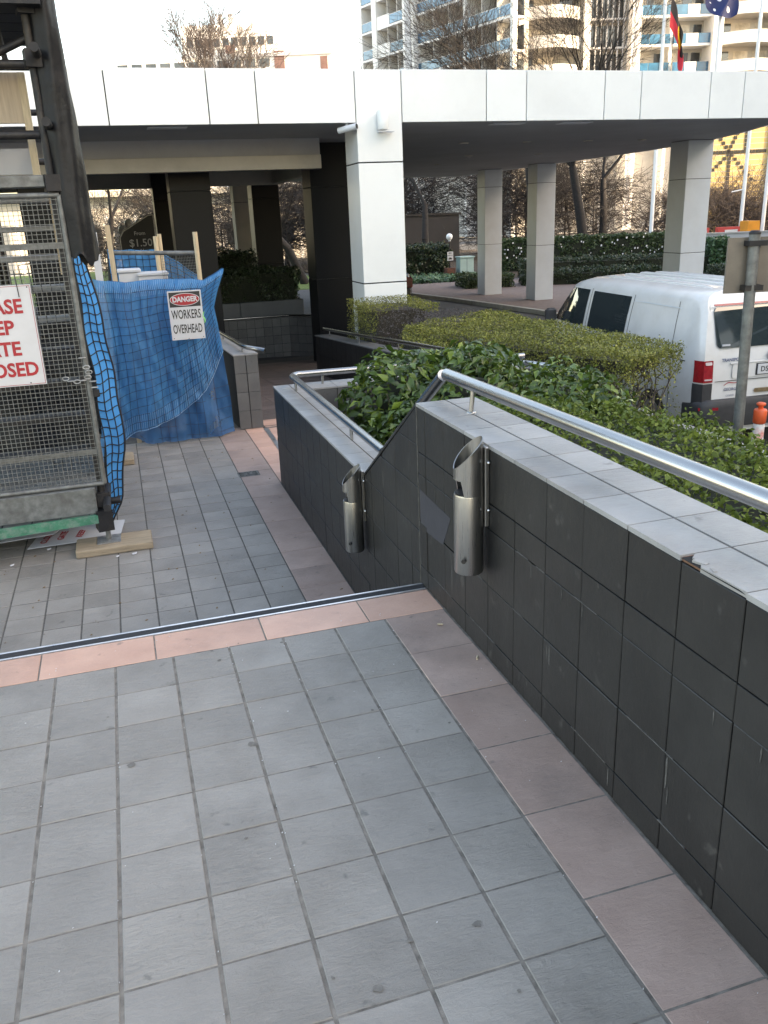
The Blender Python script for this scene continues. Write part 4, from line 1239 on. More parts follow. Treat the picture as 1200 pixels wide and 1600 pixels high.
# door sticker: red car outline above a name
sw = MB()
arcp = [(-.62 + .30 * t, .845 + .035 * math.sin(math.pi * t) + .012 * math.sin(3 * math.pi * t)) for t in np.linspace(0, 1, 13)]
for (x0, z0), (x1, z1) in zip(arcp[:-1], arcp[1:]):
    sw.prism([(x0, -.0125, z0), (x1, -.0125, z1), (x1, -.0125, z1 + .009), (x0, -.0125, z0 + .009)], (0, -.001, 0))
sw.build('sticker_swoosh', M_RED, tg, local=True)
text_mesh('GEORGSON', .05, mat('sticker_grey', (.10, .12, .18), .5), 'lettering', tg, (-.48, -.0135, .80), (R(90), 0, 0), .0005)
text_mesh('COFFEE  · TEA', .032, mat('sticker_grey', (.1, .12, .18), .5), 'lettering', tg, (-.48, -.0135, .725), (R(90), 0, 0), .0)
MB().box(-.66, -.56, rear_u(1.30) - .028, rear_u(1.30) - .012, 1.31, 1.33).build('window_sticker', M_SIGNWHITE, tg, local=True)
# bumper
bp = [(-.955, .30), (-.955, .02), (-.90, -.05), (-.7, -.085), (0, -.10), (.7, -.085), (.90, -.05), (.955, .02), (.955, .30)]
n_ = len(bp); b = MB()
lv = [(.36, .97), (.42, 1.0), (.60, 1.0), (.66, .985), (.69, .93)]
vs = [(x * s, y * s + (1 - s) * .2, z) for z, s in lv for x, y in bp]
b.add(vs, [(j * n_ + i, j * n_ + i + 1, (j + 1) * n_ + i + 1, (j + 1) * n_ + i) for j in range(len(lv) - 1) for i in range(n_ - 1)], True)
b.add(vs[-n_:], [tuple(range(n_))])
bm = b.build('bumper', M_PLASTIC, van, local=True)
for s in (-1, 1):
    MB().prism([(s * .94, -.012, .575), (s * .72, -.086, .575), (s * .72, -.086, .61), (s * .94, -.012, .61)], (0, -.006, 0)).build('reflector', M_TAIL, bm, local=True)
MB().box(-.85, .85, .3, 4.6, .22, .3).build('underbody', M_BLACK, van, local=True)

# dark car far under the canopy, only its tail corner showing
car = thing('parked_car', 'dark car under the canopy, red tail corner showing past the white column', 'car', (7.9, 25.1, RZ0), rotz=R(-8))
M_CARP = mat('dark_car_paint', (.012, .012, .015), .2, coat=.8, var=.1, scale=5)
b = MB()
prof_c = [(0, .95), (.25, 1.0), (.6, 1.25), (1.1, 1.42), (2.0, 1.45), (2.7, 1.3), (3.2, 1.0), (4.1, .88), (4.4, .7)]
ringsC = []
for u, tz in prof_c:
    pw_ = np.interp(u, [0, .25, 4.0, 4.4], [.72, .86, .86, .66])
    ringsC.append([(-pw_, u, .3), (-pw_ * 1.03, u, .55), (-pw_, u, min(.92, tz)), (-pw_ * .74 if tz > 1 else -pw_ * .9, u, tz), (pw_ * .74 if tz > 1 else pw_ * .9, u, tz), (pw_, u, min(.92, tz)), (pw_ * 1.03, u, .55), (pw_, u, .3)])
vs = [p for r_ in ringsC for p in r_]
b.add(vs, [(i * 8 + j, (i + 1) * 8 + j, (i + 1) * 8 + j + 1, i * 8 + j + 1) for i in range(len(prof_c) - 1) for j in range(7)], True)
b.add(ringsC[0], [tuple(range(8))]); b.add(ringsC[-1], [tuple(reversed(range(8)))])
b.build('body', M_CARP, car, local=True)
for s in (-1, 1):
    MB().box(s * .74 - .12, s * .74 + .12, -.035, .12, .55, .90, .03).build('tail_light', mat('dark_red_lens', (.10, .006, .008), .2), car, local=True)
    for uw in (.8, 3.4):
        MB().tube([(s * .89, uw, .31), (s * .68, uw, .31)], .31, 18).build('wheel', M_TYRE, car, local=True)
MB().box(-.80, .80, -.06, .1, .30, .52, .04).build('bumper', M_PLASTIC, car, local=True)

# ================================================================== sign post, bollard
sp = thing('sign_post', 'grey galvanised post with the brown-grey back of a sign, right edge', 'sign post', (2.46, 1.08, -.1))
MB().tube([(2.46, 1.07, -.15), (2.46, 1.10, 1.30)], .029, 16).build('pole', M_GALV_DULL, sp)
MB().lathe([(.031, 0), (.031, .012), (.02, .02)], 14, (2.46, 1.10, 1.295)).build('cap', M_DARKSTEEL, sp)
M_SIGNBACK = mat('sign_back', (.155, .13, .105), .6, var=.2, scale=6, dirt=(.12, .10, .08), dirt_scale=5, dirt_amt=.5)
d = Vector((.97, -.24, 0))
MB().obox((2.555, 1.115, 1.135), d, (.24, .97, 0), (0, 0, 1), .215, .006, .145).build('sign_panel', M_SIGNBACK, sp)
for z in (1.02, 1.25):
    MB().obox((2.47, 1.10, z), d, (.24, .97, 0), (0, 0, 1), .05, .036, .014).build('clamp', M_DARKSTEEL, sp)
bo = thing('traffic_bollard', 'orange and white flexible bollard beside the van, right edge', 'bollard', (5.72, 4.62, RZ0))
M_ORANGE = mat('orange_plastic', (.75, .10, .025), .45, var=.12, scale=8, dirt=(.35, .15, .1), dirt_scale=9, dirt_amt=.4)
BH = .83
MB().lathe([(.14, 0), (.14, .03), (.075, .06), (.062, .09), (.058, BH - .29)], 20, (5.72, 4.62, RZ0)).build('base', M_ORANGE, bo)
MB().lathe([(.0605, BH - .52), (.0605, BH - .235)], 20, (5.72, 4.62, RZ0)).build('reflective_band', mat('scuffed_white_band', (.72, .70, .68), .4, dirt=(.7, .10, .05), dirt_scale=5, dirt_amt=1.0, var=.05), bo)
MB().lathe([(.059, BH - .23), (.068, BH - .225), (.070, BH - .09), (.062, BH - .075), (.03, BH - .072)], 20, (5.72, 4.62, RZ0)).build('collar', M_ORANGE, bo)
MB().lathe([(.028, BH - .072), (.024, BH - .045), (.048, BH - .03), (.05, BH - .012), (.03, BH)], 16, (5.72, 4.62, RZ0)).build('grip', M_ORANGE, bo)

# ================================================================== scaffold stair tower on the left
sc = thing('scaffold_tower', 'scaffold stair tower of steel tubes and boards at the left edge', 'scaffold', (-1.7, 3.9, LZ))
def tb(pts, r, nm, m, par=sc, seg=12): return MB().tube(pts, r, seg).build(nm, m, par)
for (x, y) in ((-1.09, 2.75), (-2.45, 2.75), (-1.12, 5.0), (-2.45, 5.0)):
    tb([(x, y, -.27), (x, y, 4.6)], .024, 'standard', M_DARKSTEEL)
    tb([(x, y, -.49), (x, y, -.2)], .016, 'screw_jack', M_GALV_DULL)
    MB().lathe([(.035, 0), (.04, .01), (.04, .04), (.03, .05)], 12, (x, y, -.28)).build('jack_nut', M_DARKSTEEL, sc)
    MB().box(x - .075, x + .075, y - .075, y + .075, -.497, -.490).build('base_plate', M_GALV, sc)
# couplers: dark clusters at the nodes
for z in (-.2, 1.72, 2.36, 2.62):
    MB().obox((-1.09, 2.74, z), (1, .2, 0), (-.2, 1, 0), (0, 0, 1), .042, .05, .045).build('coupler', M_DARKSTEEL, sc)
MB().obox((-1.10, 2.70, -.33), (1, .2, 0), (-.2, 1, 0), (0, 0, 1), .05, .06, .07).build('coupler', M_DARKSTEEL, sc)
for z, m in ((-.24, M_DARKSTEEL), (1.98, M_DARKSTEEL), (2.34, M_DARKSTEEL), (2.66, M_DARKSTEEL), (3.3, M_DARKSTEEL)):
    tb([(-2.6, 2.78, z), (-.98, 2.78, z)], .024, 'ledger', m)
    tb([(-2.6, 4.98, z), (-.98, 4.98, z)], .024, 'ledger', m)
for z in (-.2, 2.02, 2.38, 2.7):
    for x in (-1.06, -2.42):
        tb([(x, 2.5, z), (x, 5.2, z)], .024, 'transom', M_DARKSTEEL)
tb([(-2.4, 2.82, 1.9), (-1.05, 2.82, 2.5)], .022, 'brace', M_DARKSTEEL)
# deck boards with green edged board below
for k in range(4):
    MB().box(-2.6, -1.12, 2.70 + .235 * k, 2.925 + .235 * k, -.16, -.11, .004).build('deck_board', M_GALV_DULL, sc)
MB().box(-2.6, -1.125, 2.655, 2.69, -.275, -.105, .003).build('kick_plate', M_GALV_DULL, sc)
MB().prism([(-2.6, 2.63, -.385), (-1.13, 2.63, -.335), (-1.13, 2.63, -.28), (-2.6, 2.63, -.315)], (0, .03, 0)).build('green_board', M_GREEN, sc)
# stair treads behind the gate, rising away
for k in range(9):
    z, y = .02 + .205 * k, 3.05 + .17 * k
    MB().box(-2.35, -1.14, y, y + .17, z, z + .04, .004).build('tread', M_GALV_DULL if k > 3 else M_DARKSTEEL, sc)  # lower treads darker, shade low in the scaffold put into their colour
for x in (-2.37, -1.125):
    MB().prism([(x, 2.98, -.06), (x, 3.12, -.06), (x, 4.68, 1.80), (x, 4.54, 1.80)], (.02, 0, 0)).build('stringer', M_DARKSTEEL, sc)
MB().grid(lambda u, v: (-2.6 + 1.46 * u, 4.35 + .05 * math.sin(u * 17) + .03 * math.sin(v * 9 + u * 5), -.5 + 1.15 * v), 20, 12).build('shadow_tarp', M_BLACKWRAP, sc)  # black sheet also stands in for the shadow low in the scaffold
# upper lift: plywood sheet, boards, underside
MB().box(-2.6, -1.19, 3.02, 3.045, 2.065, 2.335, .002).build('plywood_sheet', M_PLY, sc)
for k in range(5):
    MB().box(-2.6, -1.0, 2.62 + .235 * k, 2.845 + .235 * k, 2.60, 2.64, .003).build('deck_board', M_DARKSTEEL, sc)
MB().box(-2.6, -1.0, 2.60, 2.615, 2.60, 2.80).build('toe_board', M_DARKSTEEL, sc)
for x in (-1.37, -1.5, -1.25):
    tb([(x, 3.1, 2.36), (x - .03, 3.1, 2.6)], .018, 'baluster', M_DARKSTEEL)
MB().box(-2.6, -1.13, 2.72, 2.86, 1.70, 1.765, .004).build('transom_plate', M_GALV_DULL, sc)
MB().box(-2.6, -1.18, 3.3, 3.32, 1.80, 1.95).build('back_board', M_SOFFIT, sc)
MB().box(-1.20, -1.16, 2.98, 3.03, 1.75, 2.33).build('timber_stud', M_TIMBER_PALE, sc)
MB().box(-1.135, -1.10, 2.98, 3.02, 1.2, 1.72).build('timber_stud', M_TIMBER_PALE, sc)
# sole boards
for (x0, x1, y0, y1, lb) in ((-1.30, -.815, 2.60, 2.85, 'thick timber sole board under the front scaffold foot'), (-1.35, -.875, 4.80, 5.08, 'timber sole board under the rear scaffold foot')):
    o = MB().box(x0, x1, y0, y1, LZ + .001, LZ + .052, .006).build('sole_board', M_WOOD); tag(o, lb, 'timber board', 'scaffold sole boards')
    o.rotation_euler = (0, 0, 0)

# black plastic wrap hanging round the standard
b = MB()
def wrap(u, v):
    a = 2 * math.pi * u
    z = 1.29 + 2.2 * v + (.03 * math.sin(a * 3 + 1) + .02 * math.sin(a * 7) if v < .01 else 0)
    r = .094 - .014 * min(1, v * 1.6) + .004 * math.sin(a * 3 + v * 9) + .0035 * math.sin(a * 7 - v * 14) + .002 * math.sin(v * 40 + a * 2)
    return (-.984 - .022 * v * 1.6 + r * math.cos(a), 2.78 + r * math.sin(a), z)
b.grid(wrap, 40, 90)
wr = b.build('plastic_wrap', M_BLACKWRAP); tag(wr, 'wrinkled black plastic sleeve wrapped round a scaffold upright', 'plastic wrap')

# mesh gate
gt = thing('mesh_gate', 'grey steel mesh gate hung on the scaffold behind the red-lettered sign', 'gate', (-1.7, 2.73, -.1))
GX0, GX1, GZ0, GZ1, GY = -2.35, -1.062, -.095, 1.655, 2.715
for (a, b_) in (((GX0, GZ1), (GX1, GZ1)), ((GX0, GZ0), (GX1, GZ0)), ((GX1, GZ0), (GX1, GZ1)), ((GX0, GZ0), (GX0, GZ1))):
    MB().tube([(a[0], GY, a[1]), (b_[0], GY, b_[1])], .0155, 10).build('frame_tube', M_GALV_DULL, gt)
ms = MB()
z = GZ0 + .025
while z < GZ1:
    ms.box(GX0, GX1, GY - .0016, GY + .0016, z - .0016, z + .0016); z += .027
x = GX0 + .025
while x < GX1:
    ms.box(x - .0016, x + .0016, GY - .0030, GY + .0002, GZ0, GZ1); x += .027
ms.build('wire_mesh', mat('mesh_wire', (.15, .155, .15), .55, .5, var=.3, scale=20), gt, kind='stuff')
for z in (1.36, .1):
    MB().box(GX0, GX1, GY + .004, GY + .02, z, z + .035).build('cross_bar', M_GALV_DULL, gt)
# chain and padlock
ch = thing('gate_chain', 'short steel chain with padlock holding the mesh gate shut', 'chain', (-1.05, 2.66, .55))
cpts = [(-1.19, 2.69, .60), (-1.16, 2.675, .585), (-1.125, 2.665, .58), (-1.09, 2.665, .585), (-1.06, 2.68, .60), (-1.035, 2.69, .57), (-1.06, 2.685, .66), (-1.075, 2.68, .72), (-1.05, 2.68, .63), (-1.03, 2.70, .53)]
for i, p in enumerate(cpts):
    lp = [(p[0] + .02 * math.cos(t), p[1] + (.009 * math.sin(t) if i % 2 else 0), p[2] + (0 if i % 2 else .011 * math.sin(t))) for t in np.linspace(0, 2 * math.pi, 11)]
    MB().tube(lp, .0032, 6, cap=False).build('link', M_GALV, ch)
MB().box(-1.045, -1.005, 2.685, 2.705, .47, .52, .006).build('padlock', M_DARKSTEEL, ch)

# PLEASE KEEP GATE CLOSED sign
sg = thing('gate_sign', 'white sign with red capital letters hung on the mesh gate', 'sign', (-1.525, 2.69, .875))
MB().box(-1.75, -1.30, 2.688, 2.693, .58, 1.17, .001).build('board', M_SIGNWHITE, sg)
for (x0, x1, z0, z1) in ((-1.744, -1.306, 1.1615, 1.164), (-1.744, -1.306, .586, .5885), (-1.744, -1.7415, .5885, 1.1615), (-1.3085, -1.306, .5885, 1.1615)):
    MB().box(x0, x1, 2.6868, 2.6875, z0, z1).build('border_line', M_RED, sg)
for tx, z in (('PLEASE', 1.045), ('KEEP', .925), ('GATE', .80), ('CLOSED', .675)):
    text_mesh(tx, .113, M_RED, 'lettering', sg, (0 + (.0 if tx in ('PLEASE', 'CLOSED') else -.02), 2.6868 - 2.69, z - .875), (R(90), 0, 0), .0035, sx=.92 if tx in ('PLEASE', 'CLOSED') else .95)
for x, z in ((-1.32, 1.155), (-1.39, .595)):
    MB().tube([(x, 2.686, z), (x, 2.70, z)], .004, 8).build('fixing', M_DARKSTEEL, sg)
MB().tube([(-1.375, 2.684, 1.25), (-1.37, 2.684, 1.10)], .0025, 6).build('cable_tie', M_BLACK, sg)

# fallen sign boards under the deck
fb = thing('fallen_sign', 'fallen white board with red letters lying on the floor beneath the scaffold', 'sign', (-1.30, 3.05, LZ + .01))
MB().prism([(-1.62, 2.90, LZ + .008), (-1.02, 2.88, LZ + .02), (-.985, 3.18, LZ + .03), (-1.52, 3.36, LZ + .012)], (0, 0, .005)).build('board', M_SIGNWHITE, fb)
for i, (tx, dx) in enumerate((('CLOSED', -.20), ('GATE', -.10), ('KEEP', .02))):
    text_mesh(tx, .062, M_RED, 'lettering', fb, (dx, .01 - i * .012, .0115 + i * .002), (R(-1), R(-1), R(78)), .001)
o = MB().prism([(-2.1, 2.95, LZ + .05), (-1.45, 2.98, LZ + .06), (-1.35, 3.3, LZ + .03), (-2.1, 3.3, LZ + .03)], (0, 0, .006)).build('fallen_board', M_SIGNWHITE)
tag(o, 'blank pale board leaning on the floor at the left beneath the scaffold deck', 'board')
for k in (0, 2, 4, 7, 8):
    x, y = -1.75 + .12 * k + random.gauss(0, .03), 2.75 + random.gauss(0, .08)
    if k > 6: x, y = -1.05 + .1 * (k - 7), 2.53
    sz = random.uniform(.4, .9)
    o = MB().prism([(x, y, LZ + .004), (x + .03 * sz, y + .01 * sz, LZ + .006), (x + .034 * sz, y + .03 * sz, LZ + .008), (x - .005, y + .025 * sz, LZ + .004)], (0, .002, .004)).build('paper_scrap', M_SIGNWHITE)
    tag(o, 'small torn white scrap on the lower floor near the scaffold foot', 'litter', 'white scraps below the scaffold')

# ------------------------------------------------------------------ blue shade netting
def net_mat(name, *a):
    m = leaf_mat(name, *a)
    N, L = m.node_tree.nodes, m.node_tree.links
    out = N['Material Output']; src = out.inputs['Surface'].links[0].from_socket
    tc = N.new('ShaderNodeTexCoord'); nz = N.new('ShaderNodeTexNoise'); nz.inputs['Scale'].default_value = 5; nz.inputs['Detail'].default_value = 5
    L.new(tc.outputs['Object'], nz.inputs['Vector'])
    mr = N.new('ShaderNodeMapRange'); mr.inputs['From Min'].default_value = .35; mr.inputs['From Max'].default_value = .7
    mr.inputs['To Min'].default_value = .10; mr.inputs['To Max'].default_value = .42
    L.new(nz.outputs['Fac'], mr.inputs['Value'])
    tr = N.new('ShaderNodeBsdfTransparent'); mx = N.new('ShaderNodeMixShader')
    L.new(mr.outputs[0], mx.inputs[0]); L.new(src, mx.inputs[1]); L.new(tr.outputs[0], mx.inputs[2]); L.new(mx.outputs[0], out.inputs['Surface'])
    return m
L_NET = net_mat('blue_shade_cloth', (.03, .17, .40), (.05, .26, .52), (.13, .38, .64), .75, .4, 2.2, .25)
L_NET_B = leaf_mat('bright_blue_cloth', (.03, .24, .60), (.05, .32, .70), (.12, .42, .78), .7, .4, 2.5, .25)
M_CORD = mat('black_cord', (.008, .009, .012), .7, var=.2, scale=30)
M_CORD_N = mat('navy_cord', (.010, .03, .075), .7, var=.2, scale=30)
M_THREAD = mat('pale_blue_thread', (.20, .38, .58), .7, var=.2, scale=30)

zr = [-.58, -.336, .027, .25, .60, .90, 1.30]
xr = [-1.105, -.983, -.912, -.902, -.915, -.933, -.986]
xl_ = [-1.13, -1.06, -1.036, -1.036, -1.034, -1.05, -1.045]
def strip(u, v, o=0.0):
    z = -.50 + 1.82 * v
    a, c = np.interp(z, zr, xl_), np.interp(z, zr, xr)
    x = a + (c - a) * u
    y = 3.02 + .1 * u + .012 * math.sin(z * 9 + u * 3) - o
    return (float(x + .006 * math.sin(z * 14)), y, z + .012 * math.sin(u * 6 + z * 7) * (1 if 0 < v < 1 else 0))
st = thing('safety_net', 'narrow hanging strip of blue net with thick black cords on the scaffold corner', 'netting', (-1.0, 3.1, -.5))
MB().grid(lambda u, v: strip(u, v), 8, 60).build('cloth', L_NET_B, st)
MB().grid(lambda u, v: (strip(1, v)[0] - .16 * u, 3.12 + 1.9 * u, strip(1, v)[2]), 6, 40).build('return_cloth', L_NET, st)
cd = MB()
for u in (0, .34, .67, 1.0):
    cd.tube([strip(u, v, .006) for v in np.linspace(0, 1, 40)], .0038 if u < 1 else .006, 6)
for k in range(30):
    v = k / 29
    cd.tube([strip(u, v, .007) for u in np.linspace(0, 1, 6)], .0036, 6)
for k in range(26):
    v = .1 + .86 * k / 25
    cd.tube([(strip(0, v)[0] - .35 * t, 3.02 + .25 * t, strip(0, v)[2] + .02 * math.sin(t * 3)) for t in np.linspace(0, 1, 4)], .003, 5)
for t in np.linspace(.15, 1, 6):
    cd.tube([(strip(0, v)[0] - .35 * t, 3.02 + .25 * t, strip(0, v)[2]) for v in np.linspace(.1, .96, 8)], .003, 5)
cd.build('cord_mesh', M_CORD, st, kind='stuff')

fn_ = thing('blue_netting', 'large sheet of blue shade netting draped over the temporary fence', 'netting', (-.45, 5.35, LZ))
rz = [-.56, -.25, .2, .55, .72, .85, 1.05]; rx = [.13, .12, .085, .05, .03, .075, .16]
tl_ = [0, .1, .25, .5, .75, .86, .93, 1.0]; tzv = [1.03, 1.01, .985, .995, .985, .96, 1.0, 1.06]
def sheet(u, v, low):
    top = float(np.interp(u, tl_, tzv)); z = low(u) + (top - low(u)) * v
    xl = -1.02 + .02 * math.sin(z * 4); xr_ = float(np.interp(z, rz, rx))
    x = xl + (xr_ - xl) * u
    y = 5.30 + .035 * math.sin(u * 15 + z * 1.3) + .02 * math.sin(u * 31 - z * 4) + .008 * math.sin(u * 63 + z * 9 + 2 * math.sin(z * 5)) + .004 * math.sin(u * 118 - z * 21 + 3 * math.sin(u * 9)) + .022 * abs(math.sin(u * 10 + z * 3.1 + 1.2 * math.sin(z * 4))) + .030 * abs(math.sin(z * 7 - u * 5)) * max(0, u - .55) + .018 * abs(math.sin(z * 5.5 + u * 3)) + .03 * max(0, 1 - abs((u - .62) * 1.3 + (z - .1) * .9) * 7) * (1 if z < .5 else .2) + .05 * (1 - v) * math.sin(u * 8 + 1) + .06 * max(0, u - .85) / .15
    y += .05 * (1 - u) + (.05 * max(0, v - .95) / .05)
    return (x, y, z)
lowA = lambda u: float(np.interp(u, [0, .06, .16, .3, .45, .6, .72, .8, .9, 1], [-.52, -.50, -.42, -.36, -.30, -.22, -.12, -.05, .1, .3]))
lowB = lambda u: float(np.interp(u, [0, .1, .25, .5, .8, 1], [-.40, -.46, -.52, -.53, -.535, -.53])) 
MB().grid(lambda u, v: sheet(u, v, lowA), 150, 70).build('front_cloth', L_NET, fn_)
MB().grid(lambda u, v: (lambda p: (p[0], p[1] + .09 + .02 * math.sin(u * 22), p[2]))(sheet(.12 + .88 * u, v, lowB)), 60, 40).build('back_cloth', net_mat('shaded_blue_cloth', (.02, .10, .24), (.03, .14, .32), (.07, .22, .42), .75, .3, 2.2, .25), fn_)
cd = MB()
for k in range(15):
    u = (k + .4) / 15
    cd.tube([(lambda p: (p[0], p[1] - .006, p[2]))(sheet(u + .006 * math.sin(k * 3 + v * 7), v, lowA)) for v in np.linspace(0, .97, 24)], .0022, 5)
for k in range(18):
    v = (k + .2) / 18.5
    cd.tube([(lambda p: (p[0], p[1] - .006, p[2] + .006 * math.sin(u * 9 + k)))(sheet(u, v, lowA)) for u in np.linspace(0, .985, 30)], .0022, 5)
for k in range(9):
    u = .3 + .07 * k
    cd.tube([(lambda p: (p[0], p[1] + .083, p[2]))(sheet(.12 + .88 * u, v, lowB)) for v in np.linspace(0, .4, 12)], .0022, 5)
for k in range(5):
    cd.tube([(lambda p: (p[0], p[1] + .083, p[2]))(sheet(.12 + .88 * u, .03 + .07 * k, lowB)) for u in np.linspace(.1, 1, 20)], .0022, 5)
cd.build('cord_mesh', M_CORD_N, fn_, kind='stuff')
th = MB()
for k in range(62):
    u = (k + .5) / 62
    th.tube([(lambda p: (p[0] + .01 * math.sin(v * 40), p[1] - .005, p[2]))(sheet(u, v, lowA)) for v in np.linspace(.90, 1, 5)], .0013, 4)
    th.tube([(lambda p: (p[0] + .02 * (v - .05), p[1] - .005, p[2]))(sheet(u, v, lowA)) for v in np.linspace(0, .12, 5)], .0013, 4)
for k in range(16):
    u = .62 + .021 * k
    th.tube([(lambda p: (p[0], p[1] - .005, p[2]))(sheet(u, v, lowA)) for v in np.linspace(.02, .45, 8)], .0011, 4)
for u0 in (0,):
    th.tube([(lambda p: (p[0], p[1] - .004, p[2] + .004))(sheet(u, 0, lowA)) for u in np.linspace(0, 1, 40)], .003, 5)
th.build('thread_edge', M_THREAD, fn_, kind='stuff')

# temporary fence behind the netting
tf = thing('temporary_fence', 'temporary fence of posts, rail and wire mesh behind the blue netting', 'fence', (-.4, 5.7, LZ))
MB().tube([(-.045, 5.62, LZ), (-.05, 5.62, 1.39)], .022, 12).build('post', M_TIMBER_PALE, tf)
MB().tube([(-.385, 6.2, LZ), (-.385, 6.2, 1.36)], .022, 12).build('post', M_TIMBER_PALE, tf)
MB().tube([(-.345, 6.22, LZ), (-.345, 6.22, 1.38)], .02, 12).build('post', M_TIMBER_PALE, tf)
MB().obox((-.815, 5.62, .45), (1, 0, 0), (0, 1, 0), (-.008, 0, 1), .022, .018, 1.03).build('post', M_TIMBER_PALE, tf)
MB().tube([(-.80, 5.75, 1.235), (-.05, 5.66, 1.20)], .02, 10).build('rail', M_GALV_DULL, tf)
wm = MB()
for k in range(24):
    t = k / 23
    wm.tube([(-.38 + .33 * t, 5.70, .85), (-.38 + .33 * t, 5.70, 1.2)], .0016, 4)
for k in range(14):
    wm.tube([(-.38, 5.702, .86 + .025 * k), (-.05, 5.702, .86 + .025 * k)], .0016, 4)
wm.build('wire_mesh', M_GALV_DULL, tf, kind='stuff')
def back_net(u, v):
    top = float(np.interp(u, [0, .5, .62, 1], [1.245, 1.225, 1.19, .93]))
    return (-.86 + .92 * u, 6.9 + .03 * math.sin(u * 17) + .02 * math.sin(u * 41 + v * 5), .45 + (top - .45) * v - .012 * abs(math.sin(u * 12)) * v)
o = MB().grid(back_net, 60, 20).build('blue_netting', L_NET)
tag(o, 'second smaller blue net hung behind the fence rail', 'netting')
cd = MB()
for k in range(14): cd.tube([(lambda p: (p[0], p[1] - .012, p[2]))(back_net(k / 13.2, v)) for v in np.linspace(0, 1, 8)], .003, 4)
for k in range(11): cd.tube([(lambda p: (p[0], p[1] - .012, p[2]))(back_net(u, k / 10.3)) for u in np.linspace(0, 1, 24)], .003, 4)
c2 = cd.build('cord_mesh', M_CORD, o, local=True, kind='stuff')
for (x0, x1, y, z0, z1, lb) in ((-.78, -.58, 5.95, .6, 1.07, 'small white box behind the blue netting next to the timber post'), (-.60, -.33, 5.85, .6, 1.035, 'wide white box behind the blue netting between the posts')):
    bx = thing('white_box', lb, 'box', ((x0 + x1) / 2, y, .6), 'white boxes behind the netting')
    MB().box(x0, x1, y, y + .3, LZ, z1 - .03, .008).build('body', M_SIGNWHITE, bx)
    MB().box(x0 - .01, x1 + .01, y - .01, y + .31, z1 - .028, z1, .006).build('lid', M_SIGNWHITE, bx)
MB_ = MB().box(-1.0, -.93, 6.3, 6.34, LZ, 1.42)
tag(MB_.build('site_hoarding', M_SIGNWHITE), 'tall narrow white panel standing beside the timber post behind the net', 'hoarding')
# DANGER sign
dg_ = thing('danger_sign', 'white DANGER WORKERS OVERHEAD sign fixed on the blue netting', 'sign', (-.243, 5.2, .68))
DY = 5.205
bd = MB().box(-.393, -.093, DY, DY + .004, .462, .898, .001).build('board', M_SIGNWHITE, dg_)
MB().box(-.381, -.105, DY - .0012, DY - .0002, .755, .886).build('black_field', M_BLACK, dg_)
def ellipse(rx_, rz_, y, m, nm):
    n_ = 40
    pts = [(-.243 + rx_ * math.cos(2 * math.pi * i / n_), y, .82 + rz_ * math.sin(2 * math.pi * i / n_)) for i in range(n_)]
    MB().prism(pts, (0, -.0008, 0)).build(nm, m, dg_)
ellipse(.132, .055, DY - .0014, M_SIGNWHITE, 'white_oval'); ellipse(.126, .050, DY - .0024, M_RED, 'red_oval')
text_mesh('DANGER', .062, M_SIGNWHITE, 'lettering', dg_, (0, DY - .0042 - 5.2, .82 - .68), (R(90), 0, 0), .0025, sx=.88)
text_mesh('WORKERS', .112, M_BLACK, 'lettering', dg_, (0, DY - .0012 - 5.2, .685 - .68), (R(90), 0, 0), .0015, sx=.50)
text_mesh('OVERHEAD', .112, M_BLACK, 'lettering', dg_, (0, DY - .0012 - 5.2, .555 - .68), (R(90), 0, 0), .0015, sx=.455)
for x, z in ((-.375, .478), (-.11, .478), (-.375, .884), (-.243, .47)):
    MB().tube([(x, DY - .003, z), (x, DY, z)], .004, 8).build('fixing', M_DARKSTEEL, dg_)
MB().grid(lambda u, v: (-.094 + .014 * u + .008 * math.sin(v * 7), DY - .004 + .02 * u, .60 + .10 * v), 2, 6).build('green_tape', mat('green_tape', (.12, .5, .14), .5, var=.2, scale=20), dg_)

# ================================================================== background trees
def seg_mesh(S, sides):
    """S: array of (p0,p1,r0,r1) -> open frusta"""
    P0 = np.array([s[0] for s in S]); P1 = np.array([s[1] for s in S]); r0 = np.array([s[2] for s in S]); r1 = np.array([s[3] for s in S])
    D = P1 - P0; D /= np.linalg.norm(D, axis=1, keepdims=True) + 1e-9
    A = np.where(np.abs(D[:, 2:3]) < .9, np.array([[0, 0, 1.]]), np.array([[1., 0, 0]]))
    U = np.cross(D, A); U /= np.linalg.norm(U, axis=1, keepdims=True); W = np.cross(D, U)
    n = len(S); V = np.zeros((n, 2 * sides, 3))
    for k in range(sides):
        a = 2 * math.pi * k / sides
        o = U * math.cos(a) + W * math.sin(a)
        V[:, k] = P0 + o * r0[:, None]; V[:, sides + k] = P1 + o * r1[:, None]
    base = np.arange(n)[:, None] * 2 * sides
    F = np.concatenate([base + np.array([[k, (k + 1) % sides, sides + (k + 1) % sides, sides + k]]) for k in range(sides)], 0)
    return V.reshape(-1, 3), F

